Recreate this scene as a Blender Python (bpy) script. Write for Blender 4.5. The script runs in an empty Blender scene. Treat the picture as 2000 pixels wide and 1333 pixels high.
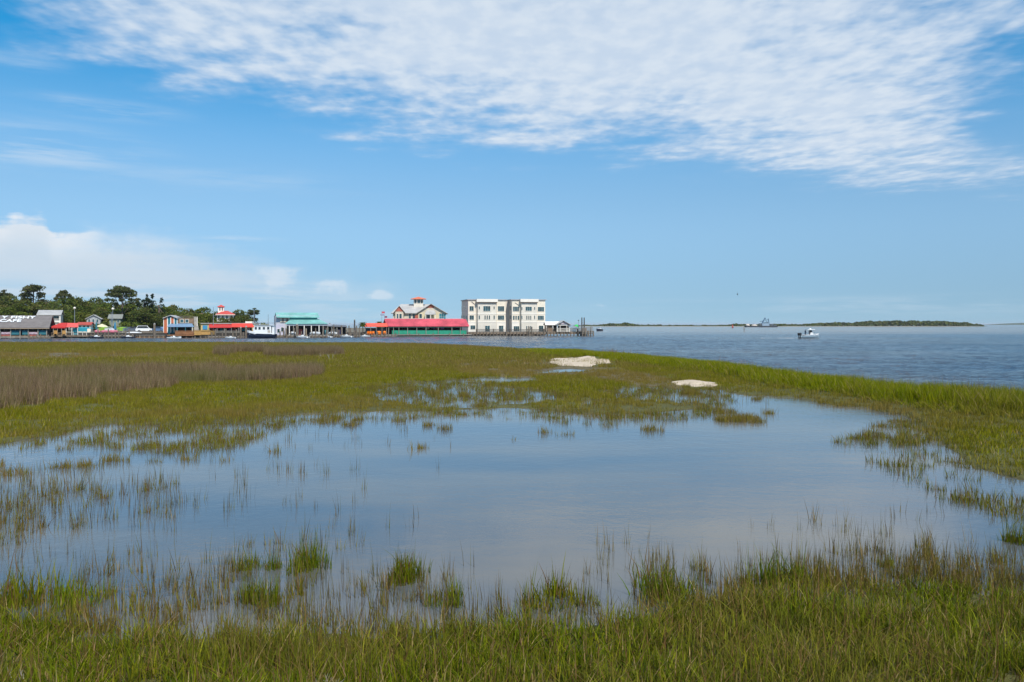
import bpy, bmesh, math, random
import numpy as np
from mathutils import Vector, Matrix

random.seed(7)
rng = np.random.default_rng(11)
scene = bpy.context.scene
COL = scene.collection
R = math.radians

# ------------------------------------------------------------------ camera
F = 1556.0      # focal length in photo pixels (28 mm on full frame)
H = 3.3         # eye height above the water, metres
HY = 634.0      # row of the horizon
cam = bpy.data.cameras.new('camera')
cam.lens = 28.0
cam.sensor_width = 36.0
cam.shift_y = -(666.5 - HY) / 2000.0
cam.clip_start = 0.1
cam.clip_end = 60000
camo = bpy.data.objects.new('camera', cam)
COL.objects.link(camo)
camo.location = (0, 0, H)
camo.rotation_euler = (R(90), 0, 0)
scene.camera = camo

# ------------------------------------------------------------------ render settings
scene.render.engine = 'CYCLES'
scene.cycles.use_denoising = True
scene.cycles.max_bounces = 6
scene.cycles.diffuse_bounces = 3
scene.cycles.glossy_bounces = 3
scene.cycles.transparent_max_bounces = 8
scene.cycles.sample_clamp_indirect = 4
scene.view_settings.view_transform = 'Standard'
scene.view_settings.look = 'None'
scene.view_settings.gamma = 1
scene.view_settings.exposure = 0.0
scene.view_settings.use_curve_mapping = False

# ------------------------------------------------------------------ node expression helper
class E:
    def __init__(s, t, k): s.t, s.k = t, k
    def _m(s, op, *a):
        n = s.t.nodes.new('ShaderNodeMath'); n.operation = op
        for i, v in enumerate((s,) + a):
            if isinstance(v, E): s.t.links.new(v.k, n.inputs[i])
            else: n.inputs[i].default_value = v
        return E(s.t, n.outputs[0])
    def __add__(s, o): return s._m('ADD', o)
    __radd__ = __add__
    def __sub__(s, o): return s._m('SUBTRACT', o)
    def __rsub__(s, o): return (s * -1.0) + o
    def __mul__(s, o): return s._m('MULTIPLY', o)
    __rmul__ = __mul__
    def __truediv__(s, o): return s._m('DIVIDE', o)
    def min(s, o): return s._m('MINIMUM', o)
    def max(s, o): return s._m('MAXIMUM', o)
    def pow(s, o): return s._m('POWER', o)
    def abs(s): return s._m('ABSOLUTE')
    def ss(s, a, b, lo=0.0, hi=1.0):
        n = s.t.nodes.new('ShaderNodeMapRange'); n.interpolation_type = 'SMOOTHSTEP'
        s.t.links.new(s.k, n.inputs[0])
        for i, v in enumerate((a, b, lo, hi)): n.inputs[i + 1].default_value = v
        return E(s.t, n.outputs[0])
    def curve(s, pts, x0, x1):
        """piecewise-linear function of s through pts [(x, y)], y in 0..1"""
        n = s.t.nodes.new('ShaderNodeFloatCurve')
        u = (s - x0) / (x1 - x0)
        s.t.links.new(u.k, n.inputs['Value'])
        c = n.mapping.curves[0]
        q = [((x - x0) / (x1 - x0), y) for x, y in pts]
        c.points[0].location = q[0]; c.points[1].location = q[-1]
        for p in q[1:-1]: c.points.new(*p)
        n.mapping.update()
        return E(s.t, n.outputs[0])
def comb(t, x, y, z=0.0):
    n = t.nodes.new('ShaderNodeCombineXYZ')
    for i, v in enumerate((x, y, z)):
        if isinstance(v, E): t.links.new(v.k, n.inputs[i])
        else: n.inputs[i].default_value = v
    return n.outputs[0]
def noise(t, vec, scale, detail=4.0, rough=0.5, dist=0.0):
    n = t.nodes.new('ShaderNodeTexNoise'); n.noise_dimensions = '3D'
    if vec is not None: t.links.new(vec, n.inputs['Vector'])
    n.inputs['Scale'].default_value = scale; n.inputs['Detail'].default_value = detail
    n.inputs['Roughness'].default_value = rough; n.inputs['Distortion'].default_value = dist
    return E(t, n.outputs[0])
def mixc(t, f, a, b):
    n = t.nodes.new('ShaderNodeMix'); n.data_type = 'RGBA'; n.blend_type = 'MIX'; n.clamp_factor = True
    for sock, v in ((n.inputs[0], f), (n.inputs[6], a), (n.inputs[7], b)):
        if isinstance(v, E): t.links.new(v.k, sock)
        elif hasattr(v, 'is_linked'): t.links.new(v, sock)
        elif isinstance(v, (int, float)): sock.default_value = v
        else: sock.default_value = tuple(v)[:3] + (1,)
    return n.outputs[2]

# ------------------------------------------------------------------ sky and sun
SUN = Vector((0.38, -0.78, 0.98)).normalized()       # towards the sun: behind the camera, to its right
SUN_EL = math.asin(SUN.z); SUN_AZ = math.atan2(SUN.x, SUN.y)
world = bpy.data.worlds.new('World'); scene.world = world; world.use_nodes = True
wt = world.node_tree; wt.nodes.clear()
WS = 0.15
world.cycles.sampling_method = 'MANUAL'; world.cycles.sample_map_resolution = 512
sky = wt.nodes.new('ShaderNodeTexSky'); sky.sky_type = 'NISHITA'; sky.sun_disc = False
sky.sun_elevation = SUN_EL; sky.sun_rotation = SUN_AZ
sky.altitude = 0; sky.air_density = 1.0; sky.dust_density = 0.35; sky.ozone_density = 2.4
hs = wt.nodes.new('ShaderNodeHueSaturation')
hs.inputs['Hue'].default_value = 0.488; hs.inputs['Saturation'].default_value = 1.34; hs.inputs['Value'].default_value = 1.0
wt.links.new(sky.outputs[0], hs.inputs['Color'])
tc = wt.nodes.new('ShaderNodeTexCoord')
sp = wt.nodes.new('ShaderNodeSeparateXYZ'); wt.links.new(tc.outputs['Generated'], sp.inputs[0])
dx, dy, dz = (E(wt, sp.outputs[i]) for i in range(3))
dzc = dz.max(0.03)
wt.links.new(comb(wt, dx, dy, dz.max(0.0) * 0.72 + 0.13), sky.inputs['Vector'])   # keeps the band just over the horizon blue
u, v = dx / dzc, dy / dzc                            # a flat cloud layer seen from below
uv = comb(wt, u, v)
hyp = (dx * dx + dy * dy).pow(0.5).max(0.001)
el = dz / hyp                                        # tan of the elevation
az = dx._m('ARCTAN2', dy)
def AZ(px): return math.atan((px - 1000) / F)
def EL(px, py): return (HY - py) / F * math.cos(AZ(px))
wt.links.new(el.ss(0.10, 0.46, 1.08, 1.66).k, hs.inputs['Saturation'])
wt.links.new((el.ss(0.0, 0.14, 0.72, 0.96) * el.ss(0.12, 0.24, 1.0, 1.12) * el.ss(0.28, 0.5, 1.0, 0.9)).k, hs.inputs['Value'])
# 1 altocumulus sheet overhead
big = noise(wt, uv, 0.9, 2, 0.55)
rot = comb(wt, u * 1.0, v * 0.66, 2.3)
puff = noise(wt, rot, 10.0, 3, 0.5)
fine = noise(wt, comb(wt, u * 0.9, v * 1.1 + u * 0.15, 7.0), 2.4, 4, 0.62)
s1 = (u * 0.47 + 4.35 - v) * 0.85
s2 = ((v - 2.45) * 0.62 + 1.45 - u) * 1.0
s3 = (u + 1.60 - (v - 2.45) * 0.55) * 1.1
edge = s1.min(s2 * 1.5).min(s3) + (big - 0.5) * 2.3 + (fine - 0.5) * 1.3
cover = edge.ss(-0.8, 1.6)
dens = cover * 1.2 + (puff - 0.5) * 0.9 + (fine - 0.5) * 1.0 - 0.15
a_sheet = dens.ss(-0.42, 0.98) * cover.ss(0.0, 0.35) * 0.93 * el.ss(0.10, 0.19)
thick = (dens.ss(0.1, 0.8) * 0.5 + puff.ss(0.35, 0.7) * 0.5)
col_sheet = mixc(wt, thick, (0.50 / WS, 0.63 / WS, 0.81 / WS), (0.72 / WS, 0.80 / WS, 0.89 / WS))
skycol = mixc(wt, a_sheet, hs.outputs[0], col_sheet)
# 2 low cumulus bank
prof = [(-1600, 470), (-700, 440), (-250, 452), (-60, 428), (0, 421), (55, 411), (92, 424), (112, 446), (160, 446), (240, 447), (310, 458), (400, 474), (500, 500), (620, 530), (760, 556), (900, 594), (1000, 620), (1600, 622)]
pts = [(AZ(p), EL(p, q) / 0.16) for p, q in prof]
top = az.curve(pts, AZ(-1600), AZ(1600)) * 0.16
lump = noise(wt, comb(wt, az * 1.0, el * 1.4, 3.1), 26, 3, 0.6)
streak = noise(wt, comb(wt, az * 1.0, el * 9.0, 5.2), 7.5, 4, 0.6)
s = top - el + (lump - 0.5) * 0.036 + (streak - 0.5) * 0.03
lft = az.ss(AZ(250), AZ(700), 1.0, 0.6) * az.ss(AZ(640), AZ(1060), 1.0, 0.0)
soft = s.ss(0.0, 0.012) * az.ss(AZ(90), AZ(250), 1.0, 0.0) + s.ss(-0.012, 0.045) * az.ss(AZ(90), AZ(250))
gap = (streak + (EL(200, 556) - el).abs() * -3.0).ss(0.32, 0.56, 1.0, 0.42)
low = el.ss(EL(200, 610), EL(200, 540), 0.66, 1.0)
body = streak.ss(0.25, 0.6, 0.82, 1.0)
a_bank = soft * lft * low * body * (1.0 - el.ss(0.03, 0.055, 1.0, 0.0) * streak.ss(0.42, 0.6, 0.75, 0.0)) * 0.96
hi = s.ss(0.05, 0.0) * az.ss(AZ(120), AZ(420), 1.0, 0.25) * lump.ss(0.35, 0.6, 0.5, 1.0)
col_bank = mixc(wt, hi, (0.60 / WS, 0.71 / WS, 0.82 / WS), (0.88 / WS, 0.90 / WS, 0.93 / WS))
skycol = mixc(wt, a_bank, skycol, col_bank)
# 3 small puffs low down, cirrus wisps on the left, a faint band over the far shore
def blob(px, py, rx, ry):
    a = (az - AZ(px)) / (rx / F); e = (el - EL(px, py)) / (ry / F)
    return (a * a + e * e).pow(0.5).ss(0.0, 1.0, 1.0, 0.0)
pz = blob(740, 577, 42, 16).max(blob(560, 548, 120, 40) * 0.8).max(blob(640, 560, 70, 30) * 0.75).max(blob(915, 588, 40, 12) * 0.4).max(blob(1140, 598, 70, 10) * 0.45).max(blob(1500, 603, 60, 8) * 0.35)
a_puff = (pz * 1.0 + (lump - 0.5) * 2.4 + (streak - 0.5) * 1.2 - 0.32).ss(0.0, 0.6) * pz.ss(0.0, 0.3) * 0.62
wz = blob(60, 285, 280, 60).max(blob(190, 212, 200, 28) * 0.8).max(blob(20, 118, 120, 22) * 0.6).max(blob(480, 467, 110, 8) * 1.1).max(blob(420, 350, 420, 40) * 0.35).max(blob(1750, 325, 260, 40) * 0.6).max(blob(1700, 598, 700, 26) * 0.75)
wisp = noise(wt, comb(wt, az * 1.0 - el * 0.25, el * 10.0, 1.7), 5.5, 4, 0.66)
a_wisp = (wisp.ss(0.38, 0.72) * wz) * 0.62
a_sm = a_puff.max(a_wisp)
skycol = mixc(wt, a_sm, skycol, (0.68 / WS, 0.78 / WS, 0.88 / WS))
bg = wt.nodes.new('ShaderNodeBackground'); bg.inputs['Strength'].default_value = WS
wt.links.new(skycol, bg.inputs['Color'])
wo = wt.nodes.new('ShaderNodeOutputWorld'); wt.links.new(bg.outputs[0], wo.inputs[0])

sl = bpy.data.lights.new('sun', 'SUN'); sl.energy = 4.7; sl.angle = R(0.53); sl.color = (1.0, 0.95, 0.87)
slo = bpy.data.objects.new('sun', sl); COL.objects.link(slo)
slo.rotation_euler = SUN.to_track_quat('Z', 'Y').to_euler(); slo.location = (60, -50, 100)

# ------------------------------------------------------------------ geometry helpers
def gx(px, d): return (px - 1000) * d / F
def gz(py, d): return H - (py - HY) * d / F
def gd(py, h=0.0): return (H - h) * F / (py - HY)

def link(o, parent=None):
    COL.objects.link(o)
    if parent is not None: o.parent = parent
    return o
def tag(o, label=None, cat=None, group=None, kind=None):
    if label: o['label'] = label
    if cat: o['category'] = cat
    if group: o['group'] = group
    if kind: o['kind'] = kind
    return o
def empty(name, loc, rz=0.0):
    o = bpy.data.objects.new(name, None); o.empty_display_size = 0.5
    o.location = loc; o.rotation_euler = (0, 0, rz)
    return link(o)
def copy_tree(o, parent=None):
    c = o.copy(); COL.objects.link(c); c.parent = parent
    for ch in list(o.children): copy_tree(ch, c)
    return c

class MB:
    def __init__(s): s.v, s.f, s.smooth = [], [], False
    def add(s, vs, fs):
        n = len(s.v); s.v += [tuple(p) for p in vs]; s.f += [tuple(i + n for i in f) for f in fs]
        return s
    def box(s, x0, x1, y0, y1, z0, z1):
        return s.add([(x0, y0, z0), (x1, y0, z0), (x1, y1, z0), (x0, y1, z0), (x0, y0, z1), (x1, y0, z1), (x1, y1, z1), (x0, y1, z1)],
                     [(0, 3, 2, 1), (4, 5, 6, 7), (0, 1, 5, 4), (1, 2, 6, 5), (2, 3, 7, 6), (3, 0, 4, 7)])
    def tube(s, p0, p1, r0, r1=None, n=8):
        r1 = r0 if r1 is None else r1
        p0, p1 = Vector(p0), Vector(p1); d = (p1 - p0)
        if d.length < 1e-6: return s
        d.normalize(); a = d.orthogonal().normalized(); b = d.cross(a)
        vs = []
        for p, r in ((p0, r0), (p1, r1)):
            for i in range(n):
                t = 2 * math.pi * i / n; vs.append(p + a * (r * math.cos(t)) + b * (r * math.sin(t)))
        fs = [(i, (i + 1) % n, n + (i + 1) % n, n + i) for i in range(n)] + [tuple(range(n - 1, -1, -1)), tuple(range(n, 2 * n))]
        return s.add(vs, fs)
    def prism(s, poly, axis, a0, a1):
        """polygon in the two other axes, extruded along axis from a0 to a1"""
        n = len(poly)
        def P(p, a):
            return (a, p[0], p[1]) if axis == 'x' else (p[0], a, p[1]) if axis == 'y' else (p[0], p[1], a)
        vs = [P(p, a0) for p in poly] + [P(p, a1) for p in poly]
        fs = [(i, (i + 1) % n, n + (i + 1) % n, n + i) for i in range(n)] + [tuple(range(n - 1, -1, -1)), tuple(range(n, 2 * n))]
        return s.add(vs, fs)
    def slab(s, q, th):
        """a thin plate over the polygon q (list of 3-D points), th thick downwards"""
        n = len(q); q = [Vector(p) for p in q]
        lo = [p - Vector((0, 0, th)) for p in q]
        fs = [(i, (i + 1) % n, n + (i + 1) % n, n + i) for i in range(n)] + [tuple(range(n - 1, -1, -1)), tuple(range(n, 2 * n))]
        return s.add(lo + q, fs)
    def lathe(s, prof, c=(0, 0, 0), n=12):
        vs = []; m = len(prof)
        for r, z in prof:
            for i in range(n):
                t = 2 * math.pi * i / n; vs.append((c[0] + r * math.cos(t), c[1] + r * math.sin(t), c[2] + z))
        fs = [(j * n + i, j * n + (i + 1) % n, (j + 1) * n + (i + 1) % n, (j + 1) * n + i) for j in range(m - 1) for i in range(n)]
        fs += [tuple(range(n - 1, -1, -1)), tuple(range((m - 1) * n, m * n))]
        return s.add(vs, fs)
    def mesh(s, name, mat=None):
        m = bpy.data.meshes.new(name); m.from_pydata(s.v, [], s.f)
        bm = bmesh.new(); bm.from_mesh(m); bmesh.ops.recalc_face_normals(bm, faces=bm.faces); bm.to_mesh(m); bm.free()
        if mat: m.materials.append(mat)
        if s.smooth: m.polygons.foreach_set('use_smooth', [True] * len(m.polygons))
        return m
    def build(s, name, mat=None, parent=None):
        return link(bpy.data.objects.new(name, s.mesh(name, mat)), parent)

def np_mesh(name, verts, faces_tri=None, quads=None, col=None, mat=None):
    m = bpy.data.meshes.new(name)
    verts = np.asarray(verts, np.float32); m.vertices.add(len(verts)); m.vertices.foreach_set('co', verts.ravel())
    fl, fs = [], []
    if quads is not None and len(quads): fl.append(np.asarray(quads, np.int32).ravel()); fs += [4] * len(quads)
    if faces_tri is not None and len(faces_tri): fl.append(np.asarray(faces_tri, np.int32).ravel()); fs += [3] * len(faces_tri)
    fl = np.concatenate(fl); fs = np.array(fs, np.int32)
    m.loops.add(len(fl)); m.loops.foreach_set('vertex_index', fl)
    m.polygons.add(len(fs)); m.polygons.foreach_set('loop_start', np.concatenate(([0], np.cumsum(fs)[:-1])).astype(np.int32))
    m.update(calc_edges=True); m.validate()
    if col is not None:
        a = m.attributes.new('col', 'FLOAT_COLOR', 'POINT')
        c = np.ones((len(verts), 4), np.float32); c[:, :3] = col; a.data.foreach_set('color', c.ravel())
    if mat: m.materials.append(mat)
    return m

# value noise for layout
def _h(ix, iy, seed):
    n = (ix.astype(np.int64) * 374761393 + iy.astype(np.int64) * 668265263 + seed * 974711) & 0xffffffff
    n = ((n ^ (n >> 13)) * 1274126177) & 0xffffffff
    return ((n ^ (n >> 16)) & 0xffff) / 65535.0
def vn(x, y, seed=0, octv=3):
    x = np.asarray(x, float); y = np.asarray(y, float); out = 0; amp = 1; tot = 0
    for k in range(octv):
        xx, yy = x * 2 ** k, y * 2 ** k
        ix, iy = np.floor(xx), np.floor(yy); fx, fy = xx - ix, yy - iy
        fx = fx * fx * (3 - 2 * fx); fy = fy * fy * (3 - 2 * fy)
        s_ = seed + 31 * k
        a = _h(ix, iy, s_) * (1 - fx) + _h(ix + 1, iy, s_) * fx
        b = _h(ix, iy + 1, s_) * (1 - fx) + _h(ix + 1, iy + 1, s_) * fx
        out = out + amp * (a * (1 - fy) + b * fy); tot += amp; amp *= 0.5
    return out / tot
def sstep(a, b, x):
    t = np.clip((x - a) / (b - a), 0, 1); return t * t * (3 - 2 * t)
def inpoly(px, py, poly):
    r = np.zeros(px.shape, bool); n = len(poly); j = n - 1
    for i in range(n):
        xi, yi = poly[i]; xj, yj = poly[j]
        c = ((yi > py) != (yj > py)) & (px < (xj - xi) * (py - yi) / ((yj - yi) + 1e-9) + xi)
        r ^= c; j = i
    return r

# ------------------------------------------------------------------ materials
MATS = {}
def pm(name, col, rough=0.75, var=0.10, scale=1.5, kind=None, metal=0.0, spec=0.3, col2=None):
    """plain painted, wooden or metal surface with mottling and an optional relief"""
    if name in MATS: return MATS[name]
    m = bpy.data.materials.new(name); m.use_nodes = True; t = m.node_tree; b = t.nodes['Principled BSDF']
    tcn = t.nodes.new('ShaderNodeTexCoord')
    n1 = noise(t, tcn.outputs['Object'], scale, 5, 0.6)
    n2 = noise(t, tcn.outputs['Object'], scale * 9, 3, 0.6)
    f = n1 * 0.65 + n2 * 0.35
    lo = tuple(c * (1 - 1.6 * var) for c in col); hi = tuple(min(1, c * (1 + 1.6 * var)) for c in col)
    if col2: hi = col2
    t.links.new(mixc(t, f.ss(0.3, 0.7), lo, hi), b.inputs['Base Color'])
    b.inputs['Roughness'].default_value = rough; b.inputs['Metallic'].default_value = metal
    b.inputs['Specular IOR Level'].default_value = spec
    if kind:
        w = t.nodes.new('ShaderNodeTexWave'); w.wave_type = 'BANDS'; w.inputs['Distortion'].default_value = 0
        w.bands_direction = {'lap': 'Z', 'seam': 'X', 'plank': 'X', 'shingle': 'Z'}[kind]
        w.inputs['Scale'].default_value = {'lap': 1.6, 'seam': 0.7, 'plank': 1.6, 'shingle': 1.2}[kind]
        w.wave_profile = 'SAW' if kind in ('lap', 'shingle') else 'SIN'
        t.links.new(tcn.outputs['Object'], w.inputs['Vector'])
        bp = t.nodes.new('ShaderNodeBump'); bp.inputs['Strength'].default_value = 0.5; bp.inputs['Distance'].default_value = 0.03
        t.links.new(w.outputs[1], bp.inputs['Height']); t.links.new(bp.outputs[0], b.inputs['Normal'])
    MATS[name] = m; return m
def glass(name, col, rough=0.06):
    if name in MATS: return MATS[name]
    m = bpy.data.materials.new(name); m.use_nodes = True; t = m.node_tree; b = t.nodes['Principled BSDF']
    tcn = t.nodes.new('ShaderNodeTexCoord')
    n = noise(t, tcn.outputs['Object'], 0.8, 2, 0.5)
    t.links.new(mixc(t, n.ss(0.35, 0.65), tuple(c * 0.6 for c in col), tuple(c * 1.4 for c in col)), b.inputs['Base Color'])
    b.inputs['Roughness'].default_value = rough; b.inputs['Specular IOR Level'].default_value = 0.6
    MATS[name] = m; return m
def leaf_mat(name, trans=0.25, tint=None, var=0.25, rough=0.6):
    """vertex colour x per-plant variation; tint mixes towards dead straw by the plant's own 'tint' value"""
    m = bpy.data.materials.new(name); m.use_nodes = True; t = m.node_tree; t.nodes.clear()
    at = t.nodes.new('ShaderNodeAttribute'); at.attribute_name = 'col'
    oi = t.nodes.new('ShaderNodeObjectInfo')
    r = E(t, oi.outputs['Random'])
    hsv = t.nodes.new('ShaderNodeHueSaturation'); t.links.new(at.outputs['Color'], hsv.inputs['Color'])
    t.links.new((r * (2 * var) + (1 - var)).k, hsv.inputs['Value'])
    t.links.new((r * 7.31)._m('FRACT').__mul__(0.03).__add__(0.485).k, hsv.inputs['Hue'])
    c = hsv.outputs[0]
    if tint:
        ai = t.nodes.new('ShaderNodeAttribute'); ai.attribute_type = 'INSTANCER'; ai.attribute_name = 'tint'
        c = mixc(t, E(t, ai.outputs['Fac']) * 0.85, c, tint)
    b = t.nodes.new('ShaderNodeBsdfPrincipled'); t.links.new(c, b.inputs['Base Color'])
    b.inputs['Roughness'].default_value = rough; b.inputs['Specular IOR Level'].default_value = 0.0
    tr = t.nodes.new('ShaderNodeBsdfTranslucent'); t.links.new(c, tr.inputs['Color'])
    mx = t.nodes.new('ShaderNodeMixShader'); mx.inputs[0].default_value = trans
    t.links.new(b.outputs[0], mx.inputs[1]); t.links.new(tr.outputs[0], mx.inputs[2])
    o = t.nodes.new('ShaderNodeOutputMaterial'); t.links.new(mx.outputs[0], o.inputs[0])
    MATS[name] = m; return m

# ------------------------------------------------------------------ layout of the marsh (rows and columns are those of the ground seen from the boardwalk)
def I(pts): 
    xs = [p[0] for p in pts]; ys = [p[1] for p in pts]
    return lambda x: np.interp(x, xs, ys)
# far edge of the marsh towards the channel: distance from the eye, by column
_edge_top = [(-900, 665), (-200, 666), (0, 667), (400, 667), (700, 668), (820, 669), (900, 672), (980, 676), (1060, 682), (1130, 686), (1200, 691), (1300, 700), (1400, 709), (1445, 716), (1480, 723), (1600, 734), (1700, 745), (1800, 756), (1900, 765), (2000, 772), (2200, 786), (2800, 830)]
_edge_h = [(-900, .32), (900, .32), (1060, .40), (1200, .46), (1500, .52), (2800, .62)]
edge_h = I(_edge_h)
edge_d = I([(x, (H - edge_h(x)) * F / (y - HY)) for x, y in _edge_top])
yPool = I([(-900, 960), (-300, 905), (0, 868), (60, 862), (110, 845), (200, 833), (300, 829), (420, 822), (520, 813), (600, 808), (700, 801), (800, 804), (900, 799), (1000, 799), (1100, 807), (1200, 812), (1300, 806), (1390, 796), (1424, 786), (1426, 771), (1500, 775), (1560, 780), (1620, 790), (1700, 801), (1765, 813), (1790, 826), (1850, 878), (1900, 915), (2000, 940), (2400, 965), (2900, 1000)])
yNear = I([(x_, y_ + 44) for x_, y_ in [(-900, 1120), (-200, 1150), (0, 1172), (100, 1203), (250, 1212), (400, 1205), (600, 1198), (700, 1205), (900, 1205), (1050, 1192), (1200, 1176), (1300, 1155), (1500, 1128), (1650, 1122), (1800, 1112), (2000, 1130), (2200, 1145), (2900, 1160)]])
ARMS = [[(690, 763), (780, 748), (900, 744), (975, 753), (1070, 765), (1130, 777), (1020, 791), (920, 797), (830, 795), (750, 784)],
        [(1160, 769), (1250, 754), (1330, 761), (1400, 757), (1445, 772), (1424, 796), (1330, 788), (1210, 783)],
        [(1010, 726), (1070, 722), (1140, 722), (1170, 725), (1130, 728), (1050, 729)],
        [(880, 744), (960, 738), (1040, 739), (1065, 745), (980, 749)],
        [(1120, 786), (1170, 782), (1210, 787), (1160, 793)],
        [(80, 694), (135, 690), (160, 694), (110, 699)]]
MUD = [(880, 712), (1010, 706), (1120, 712), (1215, 724), (1290, 738), (1350, 756), (1320, 764), (1220, 752), (1150, 738), (1000, 738), (900, 732)]
MUDFAR = [(-400, 690), (0, 689), (260, 691), (400, 689), (412, 696), (300, 700), (0, 706), (-400, 708)]
RUSH = [(-900, 815), (-100, 815), (0, 806), (70, 799), (110, 780), (200, 772), (330, 762), (345, 750), (480, 747), (590, 742), (628, 735), (600, 729), (400, 731), (150, 735), (0, 735), (-900, 735)]
RUSHFAR = [[(418, 697), (440, 698), (460, 691), (430, 688)], [(440, 691), (520, 692), (520, 688), (445, 688)], [(520, 698), (560, 699), (668, 696), (664, 690), (560, 690), (518, 692)]]
SPARSE = [[(215, 845), (300, 832), (420, 825), (560, 818), (600, 822), (520, 850), (450, 884), (330, 890), (240, 880), (120, 866), (60, 866)],
          [(1630, 862), (1690, 848), (1740, 836), (1790, 826), (1850, 870), (1910, 915), (2000, 938), (2500, 965), (2500, 1090), (2000, 1045), (1930, 1000), (1840, 975), (1780, 940), (1700, 905)]]
PATCH = [(125, 878, 14), (218, 900, 24), (168, 914, 30), (112, 915, 22), (28, 926, 34), (0, 910, 14), (628, 824, 28), (682, 831, 17), (655, 818, 16), (700, 822, 12), (775, 823, 9), (842, 832, 12), (866, 839, 12), (800, 818, 8), (1062, 846, 12), (1105, 851, 11), (1276, 841, 22), (1440, 821, 44), (1415, 806, 22), (1160, 814, 16), (370, 899, 17), (305, 903, 9), (815, 877, 16), (1000, 859, 6), (535, 884, 9), (515, 893, 6), (1170, 800, 30), (1480, 826, 16), (1500, 808, 8), (440, 902, 5), (1720, 835, 18), (1830, 830, 34), (1760, 825, 20), (935, 795, 20), (850, 770, 14), (860, 778, 8), (905, 775, 12), (945, 772, 10), (800, 764, 10), (1350, 770, 20), (1480, 780, 10)]

def project(X, Y):
    return 1000 + F * X / Y, HY + F * H / Y
def water_mask(px, py, X, Y):
    """1 in open shallow water, 0 on the grass"""
    w = (vn(X * 0.7, Y * 0.7, 3) - 0.5)
    k = np.clip(10 * (14.0 / np.maximum(Y, 8)), 1.5, 12)
    n = w * k * 2.0
    pool = sstep(-k * .4, k * .4, py - yPool(px) + n) * sstep(-k * .4, k * .4, yNear(px) - py + n)
    arm = np.zeros(px.shape)
    for p in ARMS: arm = np.maximum(arm, inpoly(px + w * 30, py + w * 5, p) * 1.0)
    return np.maximum(pool, arm)
def spit_mask(px, Y):
    e = edge_d(px); wd = np.interp(px, [900, 1060, 1200, 1400, 1600, 2000], [0, 14, 11, 8, 6, 5])
    return sstep(0, 1, (px - 960) / 150) * sstep(1.0, 0.55, (e - Y) / np.maximum(wd, .1))
def ground_h(X, Y):
    px, py = project(X, Y)
    w = water_mask(px, py, X, Y)
    h = 0.045 + 0.05 * (vn(X * .25, Y * .25, 9) - 0.3)
    near = sstep(0, 1, (py - yNear(px)) / 260); h = h + near * 0.12
    e = edge_d(px)
    h = h + spit_mask(px, Y) * (0.26 + 0.2 * (vn(X * .2, Y * .2, 17) - .5))
    h = h * (1 - w) - 0.09 * w
    off = sstep(-0.4, 1.6, Y - e)
    return h * (1 - off) - 0.8 * off

# ------------------------------------------------------------------ marsh ground
def build_marsh():
    nr, nc = 330, 300
    ds = np.concatenate([np.geomspace(3.2, 30, 150), np.geomspace(30.2, 172, nr - 150)])
    aa = np.linspace(-1.15, 1.05, nc)
    D, A = np.meshgrid(ds, aa, indexing='ij'); X = (A * D).ravel(); Y = D.ravel()
    px, py = project(X, Y)
    Z = ground_h(X, Y)
    w = water_mask(px, py, X, Y)
    olive = np.array((.085, .082, .022)); mud = np.array((.085, .066, .045)); brown = np.array((.125, .098, .045)); green = np.array((.09, .11, .02))
    n = vn(X * .5, Y * .5, 5)[:, None]
    c = olive * (0.8 + .5 * n)
    m = (inpoly(px, py, MUD) | inpoly(px, py, MUDFAR))[:, None]
    c = np.where(m, brown * (.75 + .5 * n), c)
    sp = spit_mask(px, Y)[:, None]; c = c * (1 - sp) + green * sp
    c = c * (1 - w[:, None]) + mud * w[:, None]
    i = np.arange((nr - 1) * (nc - 1)); r, q = i // (nc - 1), i % (nc - 1); k = r * nc + q
    quads = np.stack([k, k + 1, k + nc + 1, k + nc], 1)
    m = bpy.data.materials.new('marsh_mud'); m.use_nodes = True; t = m.node_tree; b = t.nodes['Principled BSDF']
    at = t.nodes.new('ShaderNodeAttribute'); at.attribute_name = 'col'
    tcn = t.nodes.new('ShaderNodeTexCoord')
    nn = noise(t, tcn.outputs['Object'], 6, 6, .7)
    hv = t.nodes.new('ShaderNodeHueSaturation'); t.links.new(at.outputs[0], hv.inputs['Color']); t.links.new(nn.ss(.25, .75, .6, 1.4).k, hv.inputs['Value'])
    t.links.new(hv.outputs[0], b.inputs['Base Color']); b.inputs['Roughness'].default_value = .8; b.inputs['Specular IOR Level'].default_value = .25
    bp = t.nodes.new('ShaderNodeBump'); bp.inputs['Distance'].default_value = .05; t.links.new(nn.k, bp.inputs['Height']); t.links.new(bp.outputs[0], b.inputs['Normal'])
    me = np_mesh('marsh_ground', np.stack([X, Y, Z], 1), quads=quads, col=c, mat=m)
    me.polygons.foreach_set('use_smooth', [True] * len(me.polygons))
    o = link(bpy.data.objects.new('marsh_ground', me))
    tag(o, 'muddy olive marsh ground under the grass, around the tidal pool', 'marsh', kind='structure')
build_marsh()

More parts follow.
